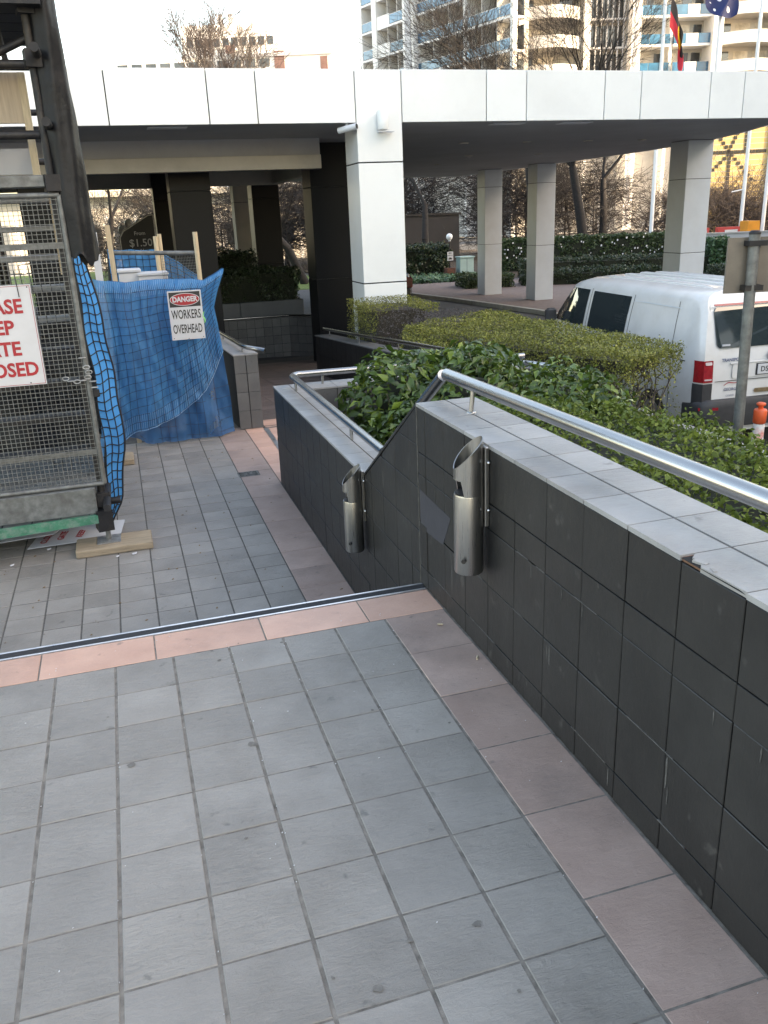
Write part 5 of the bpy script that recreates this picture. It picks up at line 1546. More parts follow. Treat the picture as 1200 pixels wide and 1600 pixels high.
def bare_tree(label, loc, h, seed, m_trunk, m_twig, spread=.55, lean=(0, 0), depth=6, first=.22, nb=(3, 4), group='bare trees beyond the canopy', rscale=1.0, up=.25, name='bare_tree', tw=.0075):
    r = random.Random(seed)
    t = thing(name, label, 'tree', loc, group)
    big, small = [], []
    def grow(p, d, length, rad, lv):
        n_ = 3 if lv > 1 else 2
        pts = [p]; dd = d.copy()
        for i in range(n_):
            dd = (dd + Vector((r.gauss(0, .12), r.gauss(0, .12), r.gauss(0, .08) + up * .18 * (1 if lv < 5 else 0)))).normalized()
            q = pts[-1] + dd * (length / n_)
            ra = rad * (1 - .38 * i / n_); rb = rad * (1 - .38 * (i + 1) / n_)
            (big if rad > .035 * rscale else small).append((tuple(pts[-1]), tuple(q), ra, rb))
            pts.append(q)
            if lv < depth and i >= (1 if lv == 0 else 0):
                for _ in range(1 if i < n_ - 1 else r.randint(*nb) - 1):
                    ax = Vector((r.gauss(0, 1), r.gauss(0, 1), r.gauss(0, .6))).normalized()
                    nd = (dd + ax * spread * r.uniform(.7, 1.4)).normalized()
                    if lv < 3 and nd.z < -.05: nd.z = abs(nd.z) * .5; nd.normalize()
                    grow(q, nd, length * r.uniform(.58, .80), rb * r.uniform(.48, .68), lv + 1)
    d0 = Vector((lean[0], lean[1], 1)).normalized()
    grow(Vector((0, 0, 0)), d0, h * first * 1.5, h * .021 * rscale, 0)
    # normalise overall height
    zmax = max(s[1][2] for s in small + big); k = h / zmax
    sc_ = lambda L_: [(tuple(c * k for c in a), tuple(c * k for c in b_), max(ra, tw), max(rb, tw * .8)) for a, b_, ra, rb in L_]
    V, F = seg_mesh(sc_(big), 7); bulk('trunk', V, F, m_trunk, t, None, True)
    V, F = seg_mesh(sc_(small), 3); bulk('crown', V, F, m_twig, t, 'stuff')
    return t
G0 = RZ0 + .02
bare_tree('bare reddish tree rising above the canopy at upper left', (4.9, 37, G0), 13.2, 21, M_BARK, M_BARK_RED, .47, depth=6, up=.75, nb=(3, 4), tw=.0085, first=.12)
bare_tree('bare tree with leaning trunk seen between the granite columns', (7.6, 37, G0), 10.5, 5, M_BARK_DARK, M_BARK, .6, (-.35, 0))
bare_tree('bare tree behind the globe lamp post', (14.3, 38.5, G0), 10.5, 9, M_BARK_DARK, M_BARK_DARK, .62)
bare_tree('large bare tree seen between the second and third white columns', (19.8, 38.5, G0), 15, 14, M_BARK_DARK, M_BARK_DARK, .62, first=.16, depth=5, nb=(4, 5))
bare_tree('large bare tree right of the third white column, before the apartments', (24.6, 41.0, G0), 15.5, 17, M_BARK_DARK, M_BARK_DARK, .6, first=.17, depth=5, nb=(4, 5))
bare_tree('bare tree behind the right hand white column', (28.6, 46, G0), 13.0, 28, M_BARK_DARK, M_BARK_DARK, .6, first=.17, depth=5, nb=(3, 5))
bare_tree('bare tree seen left of the first granite column', (-1.0, 38, G0), 8.5, 31, M_BARK_DARK, M_BARK, .62, first=.16)
bare_tree('bare tree behind the beige column', (4.0, 47, G0), 9, 37, M_BARK_DARK, M_BARK, .6)
bare_tree('bare tree far behind between second column and apartments', (18, 56, G0), 13.0, 41, M_BARK, M_BARK_DARK, .55, depth=5)
bare_tree('reddish brown twiggy tree at the right edge below the yellow building', (36.5, 46, G0), 4.2, 45, M_BARK, M_BARK_RED, .75, first=.1, up=.05)
bare_tree('reddish brown twiggy tree just right of the right hand column', (33, 43.5, G0), 3.9, 47, M_BARK, M_BARK_RED, .75, first=.1, up=.05)
# mass of bare twigs and thin trunks closing the view beyond the driveway
def thicket(name, label, x0, x1, y0, y1, h, n, seed, m, slope=0.0):
    r = np.random.default_rng(seed); S = []
    k = int((x1 - x0) * 1.1)
    for i in range(k):
        bx, by = r.uniform(x0, x1), r.uniform(y0, y1); by += (bx - x0) * slope
        hh = h * r.uniform(.6, 1.05)
        p = np.array([bx, by, G0]); S.append((p, p + [r.normal(0, .3), 0, hh * .5], .09, .06))
        c = p + [0, 0, hh * .5]
        for j in range(n):
            a = c + np.array([r.normal(0, .4), r.normal(0, .4), r.uniform(-hh * .35, hh * .3)])
            d_ = np.array([r.normal(0, 1), r.normal(0, 1), r.uniform(-.25, 1.1)]); d_ /= np.linalg.norm(d_)
            L_ = r.uniform(.9, 2.2); b_ = a + d_ * L_; S.append((a, b_, .028, .014))
            for q in range(4):
                e = b_ + (d_ + r.normal(0, .5, 3)) * r.uniform(.5, 1.2); S.append((b_, e, .014, .007))
                for w in range(3):
                    g = e + (d_ + r.normal(0, .7, 3)) * r.uniform(.3, .8); S.append((e, g, .010, .006))
    V, F = seg_mesh(S, 3)
    o = bulk(name, V, F, m, None, 'stuff'); tag(o, label, 'thicket'); return o
thicket('bare_thicket', 'mass of bare grey brown branches beyond the driveway', 9, 34, 50, 56, 8.0, 66, 3, mat('thicket_bark', (.032, .028, .028), .9, var=.35, scale=2), -.18)
thicket('bare_thicket', 'mass of bare branches beyond the granite columns at left', -3.2, 9, 46, 52, 5.4, 46, 4, mat('thicket_bark_dim', (.03, .027, .027), .9, var=.35, scale=2))
thicket('bare_thicket', 'reddish brown mass of twigs below the yellow building', 30, 44, 44, 47, 3.2, 40, 5, M_BARK_RED, -.2)
# a few bare twigs near the sign post
bare_tree('thin bare twigs of a small shrub beside the sign post', (2.78, 1.15, -.2), 2.15, 52, M_BARK, M_BARK, .35, (.02, 0), 3, .28, (2, 2), None, .22, .5, 'bare_shrub', .0028)

# ================================================================== hedges and small things beyond the driveway
hedge('far_hedge', 'tall clipped hedge with white flowers beyond the driveway', 'hedge', [(17.0, 35.6), (25.5, 32.2), (26, 33.6), (17.4, 37)], G0, .12, 22000, .13, L_MID, M_CORE, .09, .07, inset=.2)
fl = MB()
for k in range(80):
    t_, zz = random.random(), random.uniform(-1.0, .15)
    x, y = 17 + 8.5 * t_ , 35.55 - 3.4 * t_
    s = random.uniform(.015, .038)
    fl.obox((x, y - .03, zz), (1, .3, .2), (-.3, 1, 0), (0, .2, 1), s, s * .4, s)
o = fl.build('flowers', M_SIGNWHITE); o['kind'] = 'stuff'; tag(o, 'white flowers dotted over the tall far hedge', 'flowers')
hedge('low_hedge', 'low rounded hedge mound behind the second and third columns', 'hedge', [(14.2, 27.6), (19.0, 25.6), (19.4, 26.8), (14.6, 28.9)], G0, -.80, 9000, .09, L_DARK, M_CORE, .06, .08, inset=.15)
hedge('low_hedge', 'low hedge ledge behind the rounded mound by the flagpole', 'hedge', [(15.6, 30.8), (23.5, 27.6), (23.9, 28.6), (16, 31.9)], G0, -.58, 10000, .09, L_DARK, M_CORE, .06, .06, inset=.15)
hedge('low_hedge', 'small clipped hedge left of the second white column', 'hedge', [(11.9, 27.9), (13.7, 27.4), (13.9, 29), (12.1, 29.5)], G0, -.86, 5000, .08, L_MID, M_CORE, .06, .06, inset=.15)
hedge('dark_bush', 'dark green bush behind the ivy right of the white column', 'bush', [(10.6, 35.6), (14.0, 34.9), (14.4, 36.6), (11, 37.2)], G0, .05, 9000, .12, L_DARK, M_CORE, .12, .12, inset=.25)
hedge('leafy_shrub', 'leafy green shrub by the grey wall right of the right column', 'shrub', [(22.6, 27.6), (23.4, 27.3), (23.7, 28.2), (22.9, 28.5)], G0, .02, 2200, .16, L_IVY, M_CORE, .2, .1, inset=.3)
hedge('low_hedge', 'low hedge in front of the grey wall at right', 'hedge', [(20.5, 24.6), (24.5, 23.0), (24.8, 24), (20.9, 25.6)], G0, -.82, 5000, .09, L_DARK, M_CORE, .06, .06, inset=.15)
P = np.stack([rng.uniform(10.4, 14.6, 4200), rng.uniform(32.4, 35, 4200), np.full(4200, RZ0 + .18)], 1)
P[:, 1] -= (P[:, 0] - 10.4) * .18
P[:, 2] += rng.normal(0, .06, 4200)
V, F = leaf_cloud(P, np.tile([0, -.3, 1.], (4200, 1)), .13, .8, .5)
o = bulk('ivy', V, F, L_IVY, None, 'stuff'); tag(o, 'ivy ground cover spreading beside the far path', 'ground cover')
dw = thing('dark_wall', 'dark windowless building wall behind the globe lamp', 'building', (15.5, 46, G0))
MB().box(11.0, 19, 46, 48, G0, 1.3).build('wall', mat('dark_wall_paint', (.012, .012, .015), .7, var=.2, scale=2), dw)
MB().box(10.9, 19.1, 45.9, 48.1, 1.302, 1.42).build('roof_edge', M_DARKSTEEL, dw)

gl = mat('opal_globe', (.80, .82, .84), .25, var=.02, scale=5)
def globe(c, r, par, nm='globe'):
    return MB().lathe([(r * math.sin(a), -r * math.cos(a)) for a in np.linspace(.06, math.pi - .06, 12)], 16, c).build(nm, gl, par)
lp = thing('globe_lamp', 'white globe lamp on a thin post with a small sign', 'lamp', (13.73, 34.2, G0))
globe((13.73, 34.2, .41), .145, lp)
MB().tube([(13.73, 34.2, -.95), (13.73, 34.2, .27)], .028, 8).build('post', M_DARKSTEEL, lp)
MB().lathe([(.06, .0), (.05, .05)], 10, (13.73, 34.2, .225)).build('neck', M_SIGNWHITE, lp)
MB().box(13.53, 13.93, 34.0, 34.4, G0, -.93, .01).build('brick_base', mat('brown_brick', (.11, .045, .03), .85, var=.3, scale=12), lp)
ns = thing('parking_sign', 'small white no parking sign with a car mark below the globe lamp', 'sign', (13.66, 33.95, -.4))
MB().box(13.52, 13.80, 33.94, 33.95, -.60, -.22).build('board', M_SIGNWHITE, ns)
text_mesh('NO', .10, M_BLACK, 'lettering', ns, (0, -.012, .11), (R(90), 0, 0), .002)
text_mesh('PARKING', .06, M_BLACK, 'lettering', ns, (0, -.012, .02), (R(90), 0, 0), .001)
MB().box(13.57, 13.75, 33.936, 33.939, -.555, -.505).build('car_mark', M_BLACK, ns)
MB().box(13.61, 13.71, 33.936, 33.939, -.504, -.47).build('car_mark', M_BLACK, ns)
ub = thing('utility_box', 'pale green metal utility box beside the ivy', 'utility box', (14.5, 34.0, G0))
M_UB = mat('pale_green_paint', (.30, .42, .40), .5, var=.08, scale=4)
MB().box(14.12, 14.78, 33.9, 34.4, G0, -.52, .01).build('cabinet', M_UB, ub)
MB().box(14.08, 14.82, 33.86, 34.44, -.518, -.46, .008).build('lid', M_UB, ub)
MB().box(14.44, 14.455, 33.894, 33.899, G0 + .05, -.55).build('door_gap', M_JOINT, ub)

# flagpoles and flags
M_POLE = mat('white_pole', (.72, .74, .76), .35, var=.03, scale=3)
def flagpole(x, y, label, top=16, r=.10):
    t = thing('flagpole', label, 'flagpole', (x, y, G0), 'flagpoles beyond the driveway')
    MB().tube([(x, y, G0), (x, y, top)], r, 12, radii=[r, r * .7]).build('pole', M_POLE, t)
    MB().lathe([(.2, 0), (.2, .05), (.12, .09)], 14, (x, y, G0)).build('base', M_GALV, t)
    return t
flagpole(25.5, 36.2, 'white flagpole carrying the black, red and yellow flag')
flagpole(28.45, 36.0, 'white flagpole carrying the dark blue starred flag')
f3 = flagpole(31.0, 36.3, 'white flagpole standing right of the right hand column')
flagpole(32.1, 35.95, 'white flagpole at the right edge behind the sign back')
for x, y in ((31.0, 36.3),):
    MB().tube([(x - .75, y, 1.85), (x - .05, y, 1.95)], .03, 6).build('side_arm', M_POLE, f3)

def flag_mat(kind):
    m = bpy.data.materials.new(kind); m.use_nodes = True
    N, L = m.node_tree.nodes, m.node_tree.links
    b = N['Principled BSDF']; b.inputs['Roughness'].default_value = .7
    uv = N.new('ShaderNodeUVMap'); uv.uv_map = 'flag'
    sep = N.new('ShaderNodeSeparateXYZ'); L.new(uv.outputs[0], sep.inputs[0])
    def disc(cx_, cy_, rad, ax=1.0):
        x = N.new('ShaderNodeMath'); x.operation = 'SUBTRACT'; x.inputs[1].default_value = cx_; L.new(sep.outputs[0], x.inputs[0])
        x2 = N.new('ShaderNodeMath'); x2.operation = 'MULTIPLY'; x2.inputs[1].default_value = ax; L.new(x.outputs[0], x2.inputs[0])
        y = N.new('ShaderNodeMath'); y.operation = 'SUBTRACT'; y.inputs[1].default_value = cy_; L.new(sep.outputs[1], y.inputs[0])
        xx = N.new('ShaderNodeMath'); xx.operation = 'MULTIPLY'; L.new(x2.outputs[0], xx.inputs[0]); L.new(x2.outputs[0], xx.inputs[1])
        yy = N.new('ShaderNodeMath'); yy.operation = 'MULTIPLY'; L.new(y.outputs[0], yy.inputs[0]); L.new(y.outputs[0], yy.inputs[1])
        s = N.new('ShaderNodeMath'); s.operation = 'ADD'; L.new(xx.outputs[0], s.inputs[0]); L.new(yy.outputs[0], s.inputs[1])
        l = N.new('ShaderNodeMath'); l.operation = 'LESS_THAN'; l.inputs[1].default_value = rad * rad; L.new(s.outputs[0], l.inputs[0])
        return l.outputs[0]
    def over(base, fac, colr):
        mx = N.new('ShaderNodeMix'); mx.data_type = 'RGBA'; L.new(fac, mx.inputs['Factor'])
        if isinstance(base, tuple): mx.inputs['A'].default_value = (*base, 1)
        else: L.new(base, mx.inputs['A'])
        mx.inputs['B'].default_value = (*colr, 1)
        return mx.outputs['Result']
    if kind == 'three_colour_flag':
        g = N.new('ShaderNodeMath'); g.operation = 'GREATER_THAN'; g.inputs[1].default_value = .5; L.new(sep.outputs[1], g.inputs[0])
        c = over((.50, .012, .03), g.outputs[0], (.010, .010, .013))
        c = over(c, disc(.5, .5, .25, 1.5), (.80, .42, .01))
    else:
        c = (.008, .022, .11)
        for (x, y, r_) in ((.25, .22, .085), (.75, .82, .05), (.75, .18, .05), (.62, .55, .05), (.86, .6, .05), (.80, .42, .03)):
            c = over(c, disc(x, y, r_, 1.6), (.75, .76, .8))
    L.new(c, b.inputs['Base Color'])
    return m
def flag(name, label, kind, pos, nu=26, nv=20):
    me = bpy.data.meshes.new(name)
    vs, fs, uvs = [], [], []
    for j in range(nv + 1):
        for i in range(nu + 1):
            vs.append(pos(i / nu, j / nv))
    for j in range(nv):
        for i in range(nu):
            fs.append((j * (nu + 1) + i, j * (nu + 1) + i + 1, (j + 1) * (nu + 1) + i + 1, (j + 1) * (nu + 1) + i))
    me.from_pydata(vs, [], fs); uvl = me.uv_layers.new(name='flag')
    for p in me.polygons:
        p.use_smooth = True
        for li in p.loop_indices:
            vi = me.loops[li].vertex_index
            uvl.data[li].uv = ((vi % (nu + 1)) / nu, (vi // (nu + 1)) / nv)
    me.materials.append(flag_mat(kind)); me.update()
    o = bpy.data.objects.new(name, me); COL.objects.link(o)
    return tag(o, label, 'flag')
# hanging limp: the fly edge falls down along the pole
def limp(px, py, ztop, w, hh, droop, spreadx):
    def fn(u, v):
        a = u * w
        x = px + .1 + spreadx * (1 - math.exp(-2.2 * u)) + .07 * math.sin(v * 9 + u * 5) * u
        y = py - .15 + .14 * math.sin(u * 11 + v * 3) * u
        z = ztop - hh * (1 - v) - droop * u ** .9 + .10 * math.sin(u * 7) * (1 - v)
        return (x, y, z)
    return fn
flag('hanging_flag', 'limp black and red flag with a yellow disc hanging on its pole', 'three_colour_flag', limp(25.55, 36.1, 10.6, 2.2, 1.35, 2.1, .85))
flag('hanging_flag', 'dark blue flag with white stars blown across its pole', 'blue_star_flag', lambda u, v: (28.45 + .75 - 1.75 * u + .12 * math.sin(v * 6 + u * 9), 35.75 + .18 * math.sin(u * 9 + v * 2), 11.55 - 1.75 * (1 - v) * (1 - .45 * u) - 1.1 * u * (1 - u) - .55 * u))

# ================================================================== apartment block
M_APT = mat('apartment_white', (.70, .69, .67), .7, var=.06, scale=.3, dirt=(.52, .50, .47), dirt_scale=.4, dirt_amt=.4)
M_APT_G = mat('apartment_grey', (.40, .40, .41), .75, var=.08, scale=.4)
M_APT_IN = mat('balcony_wall', (.42, .40, .37), .8, var=.12, scale=.5)
M_BLUEGLASS = mat('blue_glass_panel', (.02, .105, .19), .15, var=.3, scale=.7, spec=.8, per_obj=.3)
M_WIN = mat('window_glass', (.03, .035, .04), .08, var=.5, scale=.8, spec=.8, per_obj=.4)
M_DOORW = mat('curtain', (.50, .46, .40), .8, var=.3, scale=1.2, per_obj=.3)
FL = 2.95
def frame_axes(P0, d):
    d = Vector((d[0], d[1], 0)); n_ = Vector((d.y, -d.x, 0))
    if n_.dot(Vector((P0[0], P0[1], 0))) > 0: n_ = -n_
    return Vector((P0[0], P0[1], 0)), d, n_
def fbox(b, O, d, n_, t0, t1, n0, n1, z0, z1):
    c = O + d * (t0 + t1) / 2 + n_ * (n0 + n1) / 2 + Vector((0, 0, (z0 + z1) / 2))
    return b.obox(c, d, n_, (0, 0, 1), abs(t1 - t0) / 2, abs(n1 - n0) / 2, abs(z1 - z0) / 2)
apA = thing('apartment_block', 'white apartment block with blue glass balconies, receding wing at left', 'building', (36, 95, G0))
O, d, n_ = frame_axes((31.72, 109.04), (.27625, -.96108))
FB = -1.35
NF = 11
fbox(MB(), O, d, n_, -.4, 26.8, -3.2, -1.9, FB, FB + FL * NF).build('rear_mass', M_APT_IN, apA)
for (t0, t1, nn) in ((-.2, .55, .0), (3.02, 4.0, .15), (9.96, 12.07, .5), (20.43, 20.75, .1), (27.9, 28.3, .2)):
    m = M_APT
    fbox(MB(), O, d, n_, t0, t1, -1.9 if t0 < 27 else -.35, nn, FB, FB + FL * NF).build('pier', m, apA)
fbox(MB(), O, d, n_, 10.5, 11.6, .502, .62, FB, FB + FL * NF).build('pier_groove', M_APT_G, apA)
bays = ((.6, 3.0), (4.02, 9.94), (12.09, 20.41), (20.77, 27.88))
for f_ in range(4, NF):
    z = FB + FL * f_
    for bi, (t0, t1) in enumerate(bays):
        fbox(MB(), O, d, n_, t0, t1, -1.898, .05, z - .22, z).build('slab', M_APT, apA)
        g0 = t0 + (2.6 if bi == 1 else .05)
        if bi == 1:
            fbox(MB(), O, d, n_, t0, t0 + 2.55, -.1, .03, z + .001, z + 1.15).build('parapet', M_APT, apA)
        k = max(1, int((t1 - g0) / 1.6)); w = (t1 - g0 - .05) / k
        for i in range(k):
            fbox(MB(), O, d, n_, g0 + w * i + .02, g0 + w * (i + 1) - .02, -.04, -.01, z + .08, z + .98).build('glass_panel', M_BLUEGLASS, apA)
        fbox(MB(), O, d, n_, g0, t1 - .02, -.05, .0, z + .985, z + 1.03).build('hand_rail', M_APT, apA)
        # back wall openings
        k = max(1, int((t1 - t0) / 2.4)); w = (t1 - t0) / k
        for i in range(k):
            fbox(MB(), O, d, n_, t0 + w * i + .25, t0 + w * (i + 1) - .25, -1.899, -1.86, z + .1, z + 2.3).build('window', M_WIN if random.random() < .65 else M_DOORW, apA)
        if t1 - t0 > 4:
            for tt in (t0 + (t1 - t0) * .33, t0 + (t1 - t0) * .66):
                fbox(MB(), O, d, n_, tt, tt + .12, -1.858, -.12, z + .001, z + FL - .225).build('divider', M_APT_IN, apA)
apB = thing('apartment_block', 'white apartment block with curved white balconies and tall piers, right wing', 'building', (60, 93, G0))
O, d, n_ = frame_axes((46.81, 96.06), (.97481, -.22303))
FB2 = -1.9
fbox(MB(), O, d, n_, -8, 36, -10, -2.2, FB2, FB2 + FL * NF).build('rear_mass', M_APT_IN, apB)
for (t0, t1, nn, m) in ((7.5, 8.25, .5, M_APT), (13.0, 14.1, .7, M_APT), (17.85, 18.2, -.3, M_APT), (22.6, 23.75, .7, M_APT), (-.5, .0, .2, M_APT), (31, 31.8, .3, M_APT)):
    fbox(MB(), O, d, n_, t0, t1, -2.2, nn, FB2, FB2 + FL * NF).build('pier', m, apB)
fbox(MB(), O, d, n_, 13.3, 13.65, .702, .74, FB2, FB2 + FL * NF).build('pier_groove', M_APT_G, apB)
for f_ in range(4, NF):
    z = FB2 + FL * f_
    # flat bays
    for (t0, t1) in ((14.12, 17.83), (18.22, 22.58)):
        fbox(MB(), O, d, n_, t0, t1, -2.198, .1, z - .25, z).build('slab', M_APT, apB)
        k = 3; w = (t1 - t0) / k
        for i in range(k):
            solid = (i == 1 and t0 > 18)
            fbox(MB(), O, d, n_, t0 + w * i + .03, t0 + w * (i + 1) - .03, 0.0, .05, z + .03, z + 1.05).build('balcony_panel', M_APT if solid else M_BLUEGLASS, apB)
            fbox(MB(), O, d, n_, t0 + w * i + .2, t0 + w * (i + 1) - .2, -2.199, -2.16, z + .1, z + 2.3).build('window', M_WIN if random.random() < .65 else M_DOORW, apB)
    # screened stair bay
    fbox(MB(), O, d, n_, 8.27, 12.98, -2.198, -.6, z - .2, z).build('slab', M_APT_G, apB)
    for i in range(7):
        fbox(MB(), O, d, n_, 8.5 + .65 * i, 8.62 + .65 * i, -.75, -.62, z + .001, z + FL - .205).build('screen_bar', M_APT_G, apB)
    fbox(MB(), O, d, n_, 8.4, 12.8, -2.199, -2.1, z + .2, z + 2.4).build('window', M_WIN, apB)
    # curved balconies
    for (ta, tb_, bulge) in ((.1, 7.4, 2.4), (23.85, 30.9, 2.0), (-8, -.6, 2.0)):
        def curve(a, off):
            t = ta + (tb_ - ta) * a
            return O + d * t + n_ * (off + bulge * math.sin(math.pi * a) ** .8 - .4)
        bb = MB(); n2 = 16
        for z0, z1, o_ in ((z - .25, z + 1.0, 0),):
            outer = [curve(i / n2, 0) for i in range(n2 + 1)]; inner = [curve(i / n2, -.14) for i in range(n2 + 1)]
            for i in range(n2):
                q = [outer[i], outer[i + 1], inner[i + 1], inner[i]]
                bb.prism([Vector((p.x, p.y, z0)) for p in q], (0, 0, z1 - z0))
        bb.build('curved_parapet', M_APT, apB)
        sl_ = MB(); outer = [curve(i / n2, -.15) for i in range(n2 + 1)]
        sl_.prism([Vector((p.x, p.y, z - .2)) for p in outer] + [Vector((*(O + d * tb_ - n_ * 2.19).xy, z - .2)), Vector((*(O + d * ta - n_ * 2.19).xy, z - .2))], (0, 0, .2)); sl_.build('slab', M_APT_IN, apB)
        for i in range(3):
            w = (tb_ - ta) / 3
            fbox(MB(), O, d, n_, ta + w * i + .3, ta + w * (i + 1) - .3, -2.199, -2.16, z + .1, z + 2.3).build('window', M_WIN if random.random() < .6 else M_DOORW, apB)

# pale stepped building at upper left
wb = thing('pale_building', 'pale stepped building with window bands behind the reddish bare tree', 'building', (24, 156, G0))
O, d, n_ = frame_axes((9.13, 159.89), (.95484, -.29713))
M_PALE = mat('pale_render', (.78, .76, .73), .7, var=.04, scale=.2)
M_BRICK = mat('brick_red', (.15, .085, .075), .8, var=.2, scale=2)
for (t0, t1, zt, nn) in ((-6, 8, 27.5, 0), (6, 23, 32.4, -1), (15, 31.5, 28.6, .5)):
    fbox(MB(), O, d, n_, t0, t1, -12, nn, G0, zt).build('wall', M_PALE, wb)
for zz in (30.3, 27.0, 23.8, 20.5):
    for i in range(11):
        t0 = -5 + 2.4 * i if zz < 27.2 else 7 + 1.5 * i
        if zz > 27.2 and t0 > 21: continue
        fbox(MB(), O, d, n_, t0, t0 + (1.7 if zz < 27.2 else 1.05), .0, .62 if t0 > 14 else .12, zz - 1.4, zz - .15).build('window', M_WIN, wb)
for (t0, t1, z0, z1) in ((21.5, 23.2, 24.8, 27.9), (29.2, 30.4, 24.6, 26.8), (13.5, 15.0, 27.8, 29)):
    fbox(MB(), O, d, n_, t0, t1, .5, .72, z0, z1).build('brick_panel', M_BRICK, wb)
for (t0, t1, z) in ((15.2, 31.3, 27.1), (15.2, 31.3, 23.9)):
    fbox(MB(), O, d, n_, t0, t1, .63, .9, z, z + .5).build('sun_shade', M_APT_G, wb)
for t0 in (12.2, 14.0, 25.5, 27.0):
    fbox(MB(), O, d, n_, t0, t0 + .8, -3, -1.5, 32.401 if t0 < 20 else 28.601, 34.0 if t0 < 20 else 30.2).build('roof_vent', M_APT_G, wb)

# yellow patterned building at the right edge
yb = thing('yellow_building', 'sunlit yellow brick building with dark lattice lines at the right edge', 'building', (52, 62, G0))
M_YB = mat('yellow_brick', (.55, .40, .17), .8, var=.15, scale=1.5)
M_CREAM = mat('cream_render', (.62, .53, .40), .8, var=.06, scale=.5)
O, d, n_ = frame_axes((46.5, 62.6), (.955, -.297))
fbox(MB(), O, d, n_, 0, 6.6, -4, 0, G0, 11).build('brick_wall', M_YB, yb)
fbox(MB(), O, d, n_, 6.62, 16, -4, .15, G0, 11).build('cream_wall', M_CREAM, yb)
for k in range(22):
    z = 1.2 + .42 * k
    fbox(MB(), O, d, n_, .02, 6.58, .0, .012, z, z + .05).build('course_line', M_APT_IN, yb)
for (a, c) in (((1.0, 8.0), (3.2, 5.2)), ((3.2, 5.2), (4.6, 8.2)), ((4.6, 8.2), (4.6, 5.0)), ((4.6, 7.2), (6.4, 8.6)), ((3.2, 5.2), (5.6, 2.6)), ((1.0, 5.1), (6.5, 5.1)), ((3.3, 4.6), (3.3, 1.5)), ((3.2, 4.9), (1.4, 3.2))):
    st_ = max(2, int(max(abs(a[0] - c[0]), abs(a[1] - c[1])) / .3))
    for i in range(st_):
        t = a[0] + (c[0] - a[0]) * i / st_; z = a[1] + (c[1] - a[1]) * i / st_
        fbox(MB(), O, d, n_, t, t + .26, .013, .05, z, z + .26).build('dark_block', M_JOINT, yb)
gw = thing('grey_wall', 'pale grey boundary wall right of the right hand column', 'wall', (24, 28, G0))
MB().prism([(22.9, 29.2, G0), (30, 26.6, G0), (30, 26.6, .12), (22.9, 29.2, .12)], (.05, .2, 0)).build('panel', M_APT_G, gw)
MB().prism([(22.85, 29.18, .121), (30.05, 26.55, .121), (30.15, 26.85, .121), (22.95, 29.45, .121)], (0, 0, .06)).build('cap', M_CONC, gw)
for k in range(2):
    x, y = 25.4 + 1.4 * k, 33.2 - .42 * k
    bt = thing('barrier', ('red plastic barrier behind the grey wall, beside the right hand column', 'red plastic barrier behind the grey wall, farther from the column')[k], 'barrier', (x, y, G0), 'red barriers behind the grey wall')
    MB().prism([(x, y, G0), (x + 1.1, y - .35, G0), (x + 1.05, y - .33, .26), (x + .05, y - .02, .26)], (.1, .3, 0)).build('body', mat('red_plastic', (.55, .06, .05), .5, var=.15, scale=3), bt)
    MB().box(x + .2, x + .9, y - .36, y - .33, .02, .14).build('white_band', M_SIGNWHITE, bt)
oc = thing('orange_machine', 'small orange site machine behind the sign back at right', 'machine', (30.6, 35.2, G0))
MB().prism([(30.0, 34.7, G0 + .5), (30.8, 34.5, G0 + .5), (30.7, 34.52, .42), (30.15, 34.66, .42)], (.2, .9, 0)).build('cab', mat('orange_paint', (.75, .28, .03), .5, var=.1, scale=3), oc)
MB().box(29.7, 31.1, 34.4, 35.6, G0, G0 + .5).build('chassis', M_DARKSTEEL, oc)
# low beige building far behind, left
lb = thing('low_building', 'low beige building with white posts far behind the granite columns', 'building', (6, 64, G0))
MB().box(-8, 20, 64, 70, G0, 3.4).build('wall', M_BEAM, lb)
MB().box(-9, 21, 63, 71, 3.41, 3.8).build('roof_edge', M_BEAM, lb)
for k in range(14):
    MB().box(-7 + 2 * k, -6.75 + 2 * k, 63.2, 63.45, G0, 2.2).build('post', M_APT, lb)
    MB().box(-6.4 + 2 * k, -5.3 + 2 * k, 63.94, 63.99, -.2, 1.4).build('window', M_WIN, lb)
# parking tariff sign
ts = thing('tariff_sign', 'black parking price sign with a slanting top left corner', 'sign', (-.16, 19.05, .5))
MB().prism([(-.60, 19.05, -.1), (.26, 19.05, -.1), (.26, 19.05, 1.72), (.12, 19.05, 1.70), (-.50, 19.05, 1.36), (-.60, 19.05, 1.22)], (0, .08, 0)).build('board', M_BLACK, ts)
ed = MB()
outl = [(.24, -.08), (.24, 1.69), (.12, 1.675), (-.49, 1.34), (-.58, 1.20), (-.58, -.08)]
for p, q in zip(outl[:-1], outl[1:]):
    p, q = Vector((p[0], 19.047, p[1])), Vector((q[0], 19.047, q[1])); dd = (q - p).normalized()
    ed.obox((p + q) / 2, dd, (0, 1, 0), dd.cross(Vector((0, 1, 0))), (q - p).length / 2, .003, .012)
ed.build('edge_line', M_GALV, ts)
for tx, z, s in (('From', 1.28, .12), ('$1.50', 1.06, .24), ('Per Hour', .88, .11), ('for first hour', .75, .075)):
    text_mesh(tx, s, M_SIGNWHITE, 'lettering', ts, (.04 if s > .1 else 0, -.006, z - .5), (R(90), 0, 0), .002)
for x in (-.5, .17):
    MB().box(x, x + .08, 19.06, 19.12, RZ0, -.1).build('leg', M_BLACK, ts)
gc = thing('globe_lamp', 'cluster of three white globe lamps above the price sign', 'lamp', (-.28, 23.8, RZ0))
for c in ((-.42, 23.8, 1.36), (-.24, 23.7, 1.52), (.05, 23.8, 1.50)): globe(c, .125, gc)
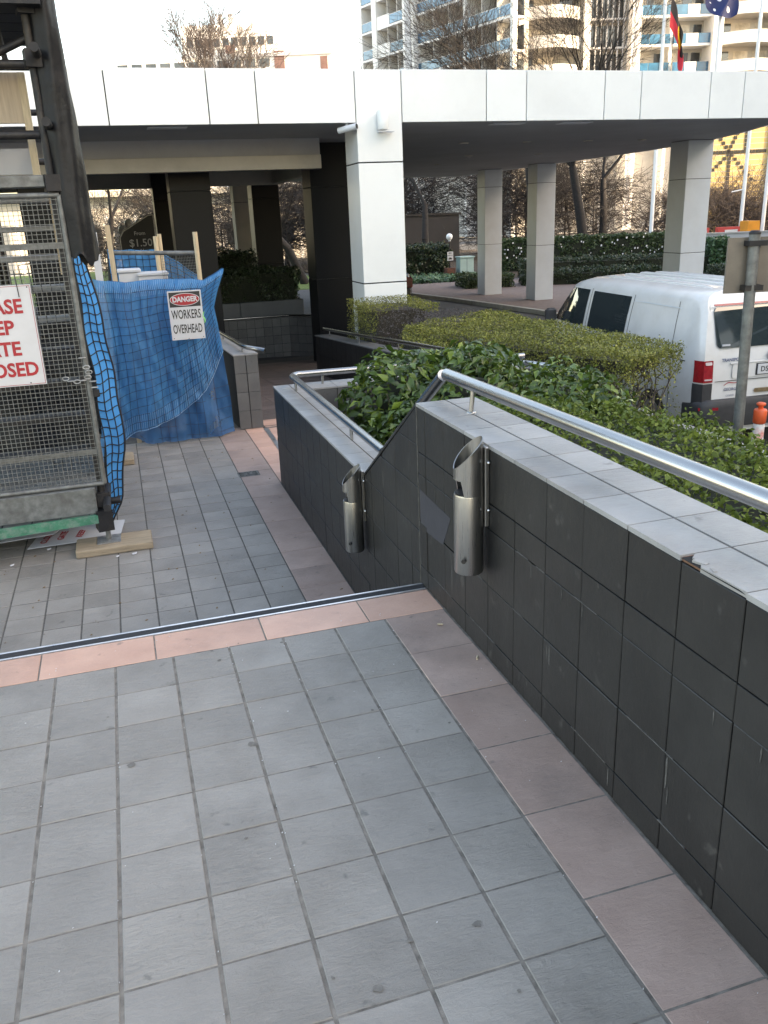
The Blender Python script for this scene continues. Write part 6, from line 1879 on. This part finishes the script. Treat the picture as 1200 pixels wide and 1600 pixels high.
MB().tube([(-.18, 23.85, RZ0), (-.18, 23.85, 1.3)], .04, 8).build('post', M_DARKSTEEL, gc)
MB().tube([(-.42, 23.82, 1.22), (.05, 23.82, 1.3)], .02, 6).build('arm', M_DARKSTEEL, gc)
# far city blocks seen through the gate
for (x0, x1, y, zt, m, lb_, nb_) in ((-10.6, -8.4, 120, 4.6, M_APT_G, 'dark striped distant tower seen through the mesh gate', 1), (-8.2, -3.4, 118, 3.5, M_APT_G, 'distant beige block seen through the mesh gate', 0), (-30, -11, 150, 2.6, M_APT, 'long pale distant block behind the scaffold', 0)):
    t = thing('distant_building', lb_, 'building', ((x0 + x1) / 2, y, G0))
    MB().box(x0, x1, y, y + 8, G0, zt).build('wall', m, t)
    for k in range(8):
        z = zt - .35 - .62 * k
        if z < G0 + .3: break
        MB().box(x0 + .15, x1 - .15, y - .06, y - .01, z - .28, z).build('window_band', M_WIN, t)

# block added out of view behind the viewer; it keeps the forecourt in shade
hb = thing('sun_blocker', 'tall pale block added behind the viewer to shade the forecourt', 'building', (44, -14, G0))
p, q = Vector((20, -62, 0)), Vector((74, 10, 0)); dd = (q - p).normalized(); nn = Vector((dd.y, -dd.x, 0)); LL = (q - p).length
MB().obox((p + q) / 2 + nn * 8 + Vector((0, 0, 18 + G0)), dd, nn, (0, 0, 1), LL / 2, 8, 18).build('wall', M_APT, hb)
for k in range(11):
    MB().obox((p + q) / 2 - nn * .03 + Vector((0, 0, 2.2 + 3.1 * k + G0)), dd, nn, (0, 0, 1), LL / 2 - 1, .03, .75).build('window_band', M_WIN, hb)

# evergreens added out of view behind the viewer, to darken the van's reflections
L_CON = leaf_mat('conifer_leaf', (.010, .018, .008), (.02, .034, .014), (.035, .055, .022), .6, .1, .5)
for i, (x, y, h, lb_) in enumerate(((14.5, -5.5, 8.0, 'added evergreen behind the viewer for van reflections, nearest the van'), (18.5, -8.5, 9.0, 'tall added evergreen behind the viewer for van reflections'), (22.5, -7.0, 7.2, 'short added evergreen behind the viewer for van reflections'), (19.5, -13, 8.4, 'added evergreen for van reflections, standing back behind the viewer'))):
    t = thing('reflection_tree', lb_, 'tree', (x, y, RZ0), 'evergreens added for reflections')
    MB().tube([(0, 0, 0), (.05, .05, h * .5), (0, 0, h * .95)], .2, 8, radii=[.22, .14, .03]).build('trunk', M_BARK_DARK, t, local=True)
    n_ = 5200; zz = rng.random(n_) ** .8 * h * .9 + h * .08
    rad = (1 - (zz - h * .08) / (h * .95)) * h * .26 * (.55 + .45 * rng.random(n_)) * (1 + .25 * np.sin(zz * 5)); an = rng.random(n_) * 6.283
    P = np.stack([rad * np.cos(an), rad * np.sin(an), zz], 1); N_ = np.stack([np.cos(an), np.sin(an), .4 + 0 * an], 1)
    V, F = leaf_cloud(P, N_, .34, .4, .6); bulk('crown', V, F, L_CON, t, 'stuff')
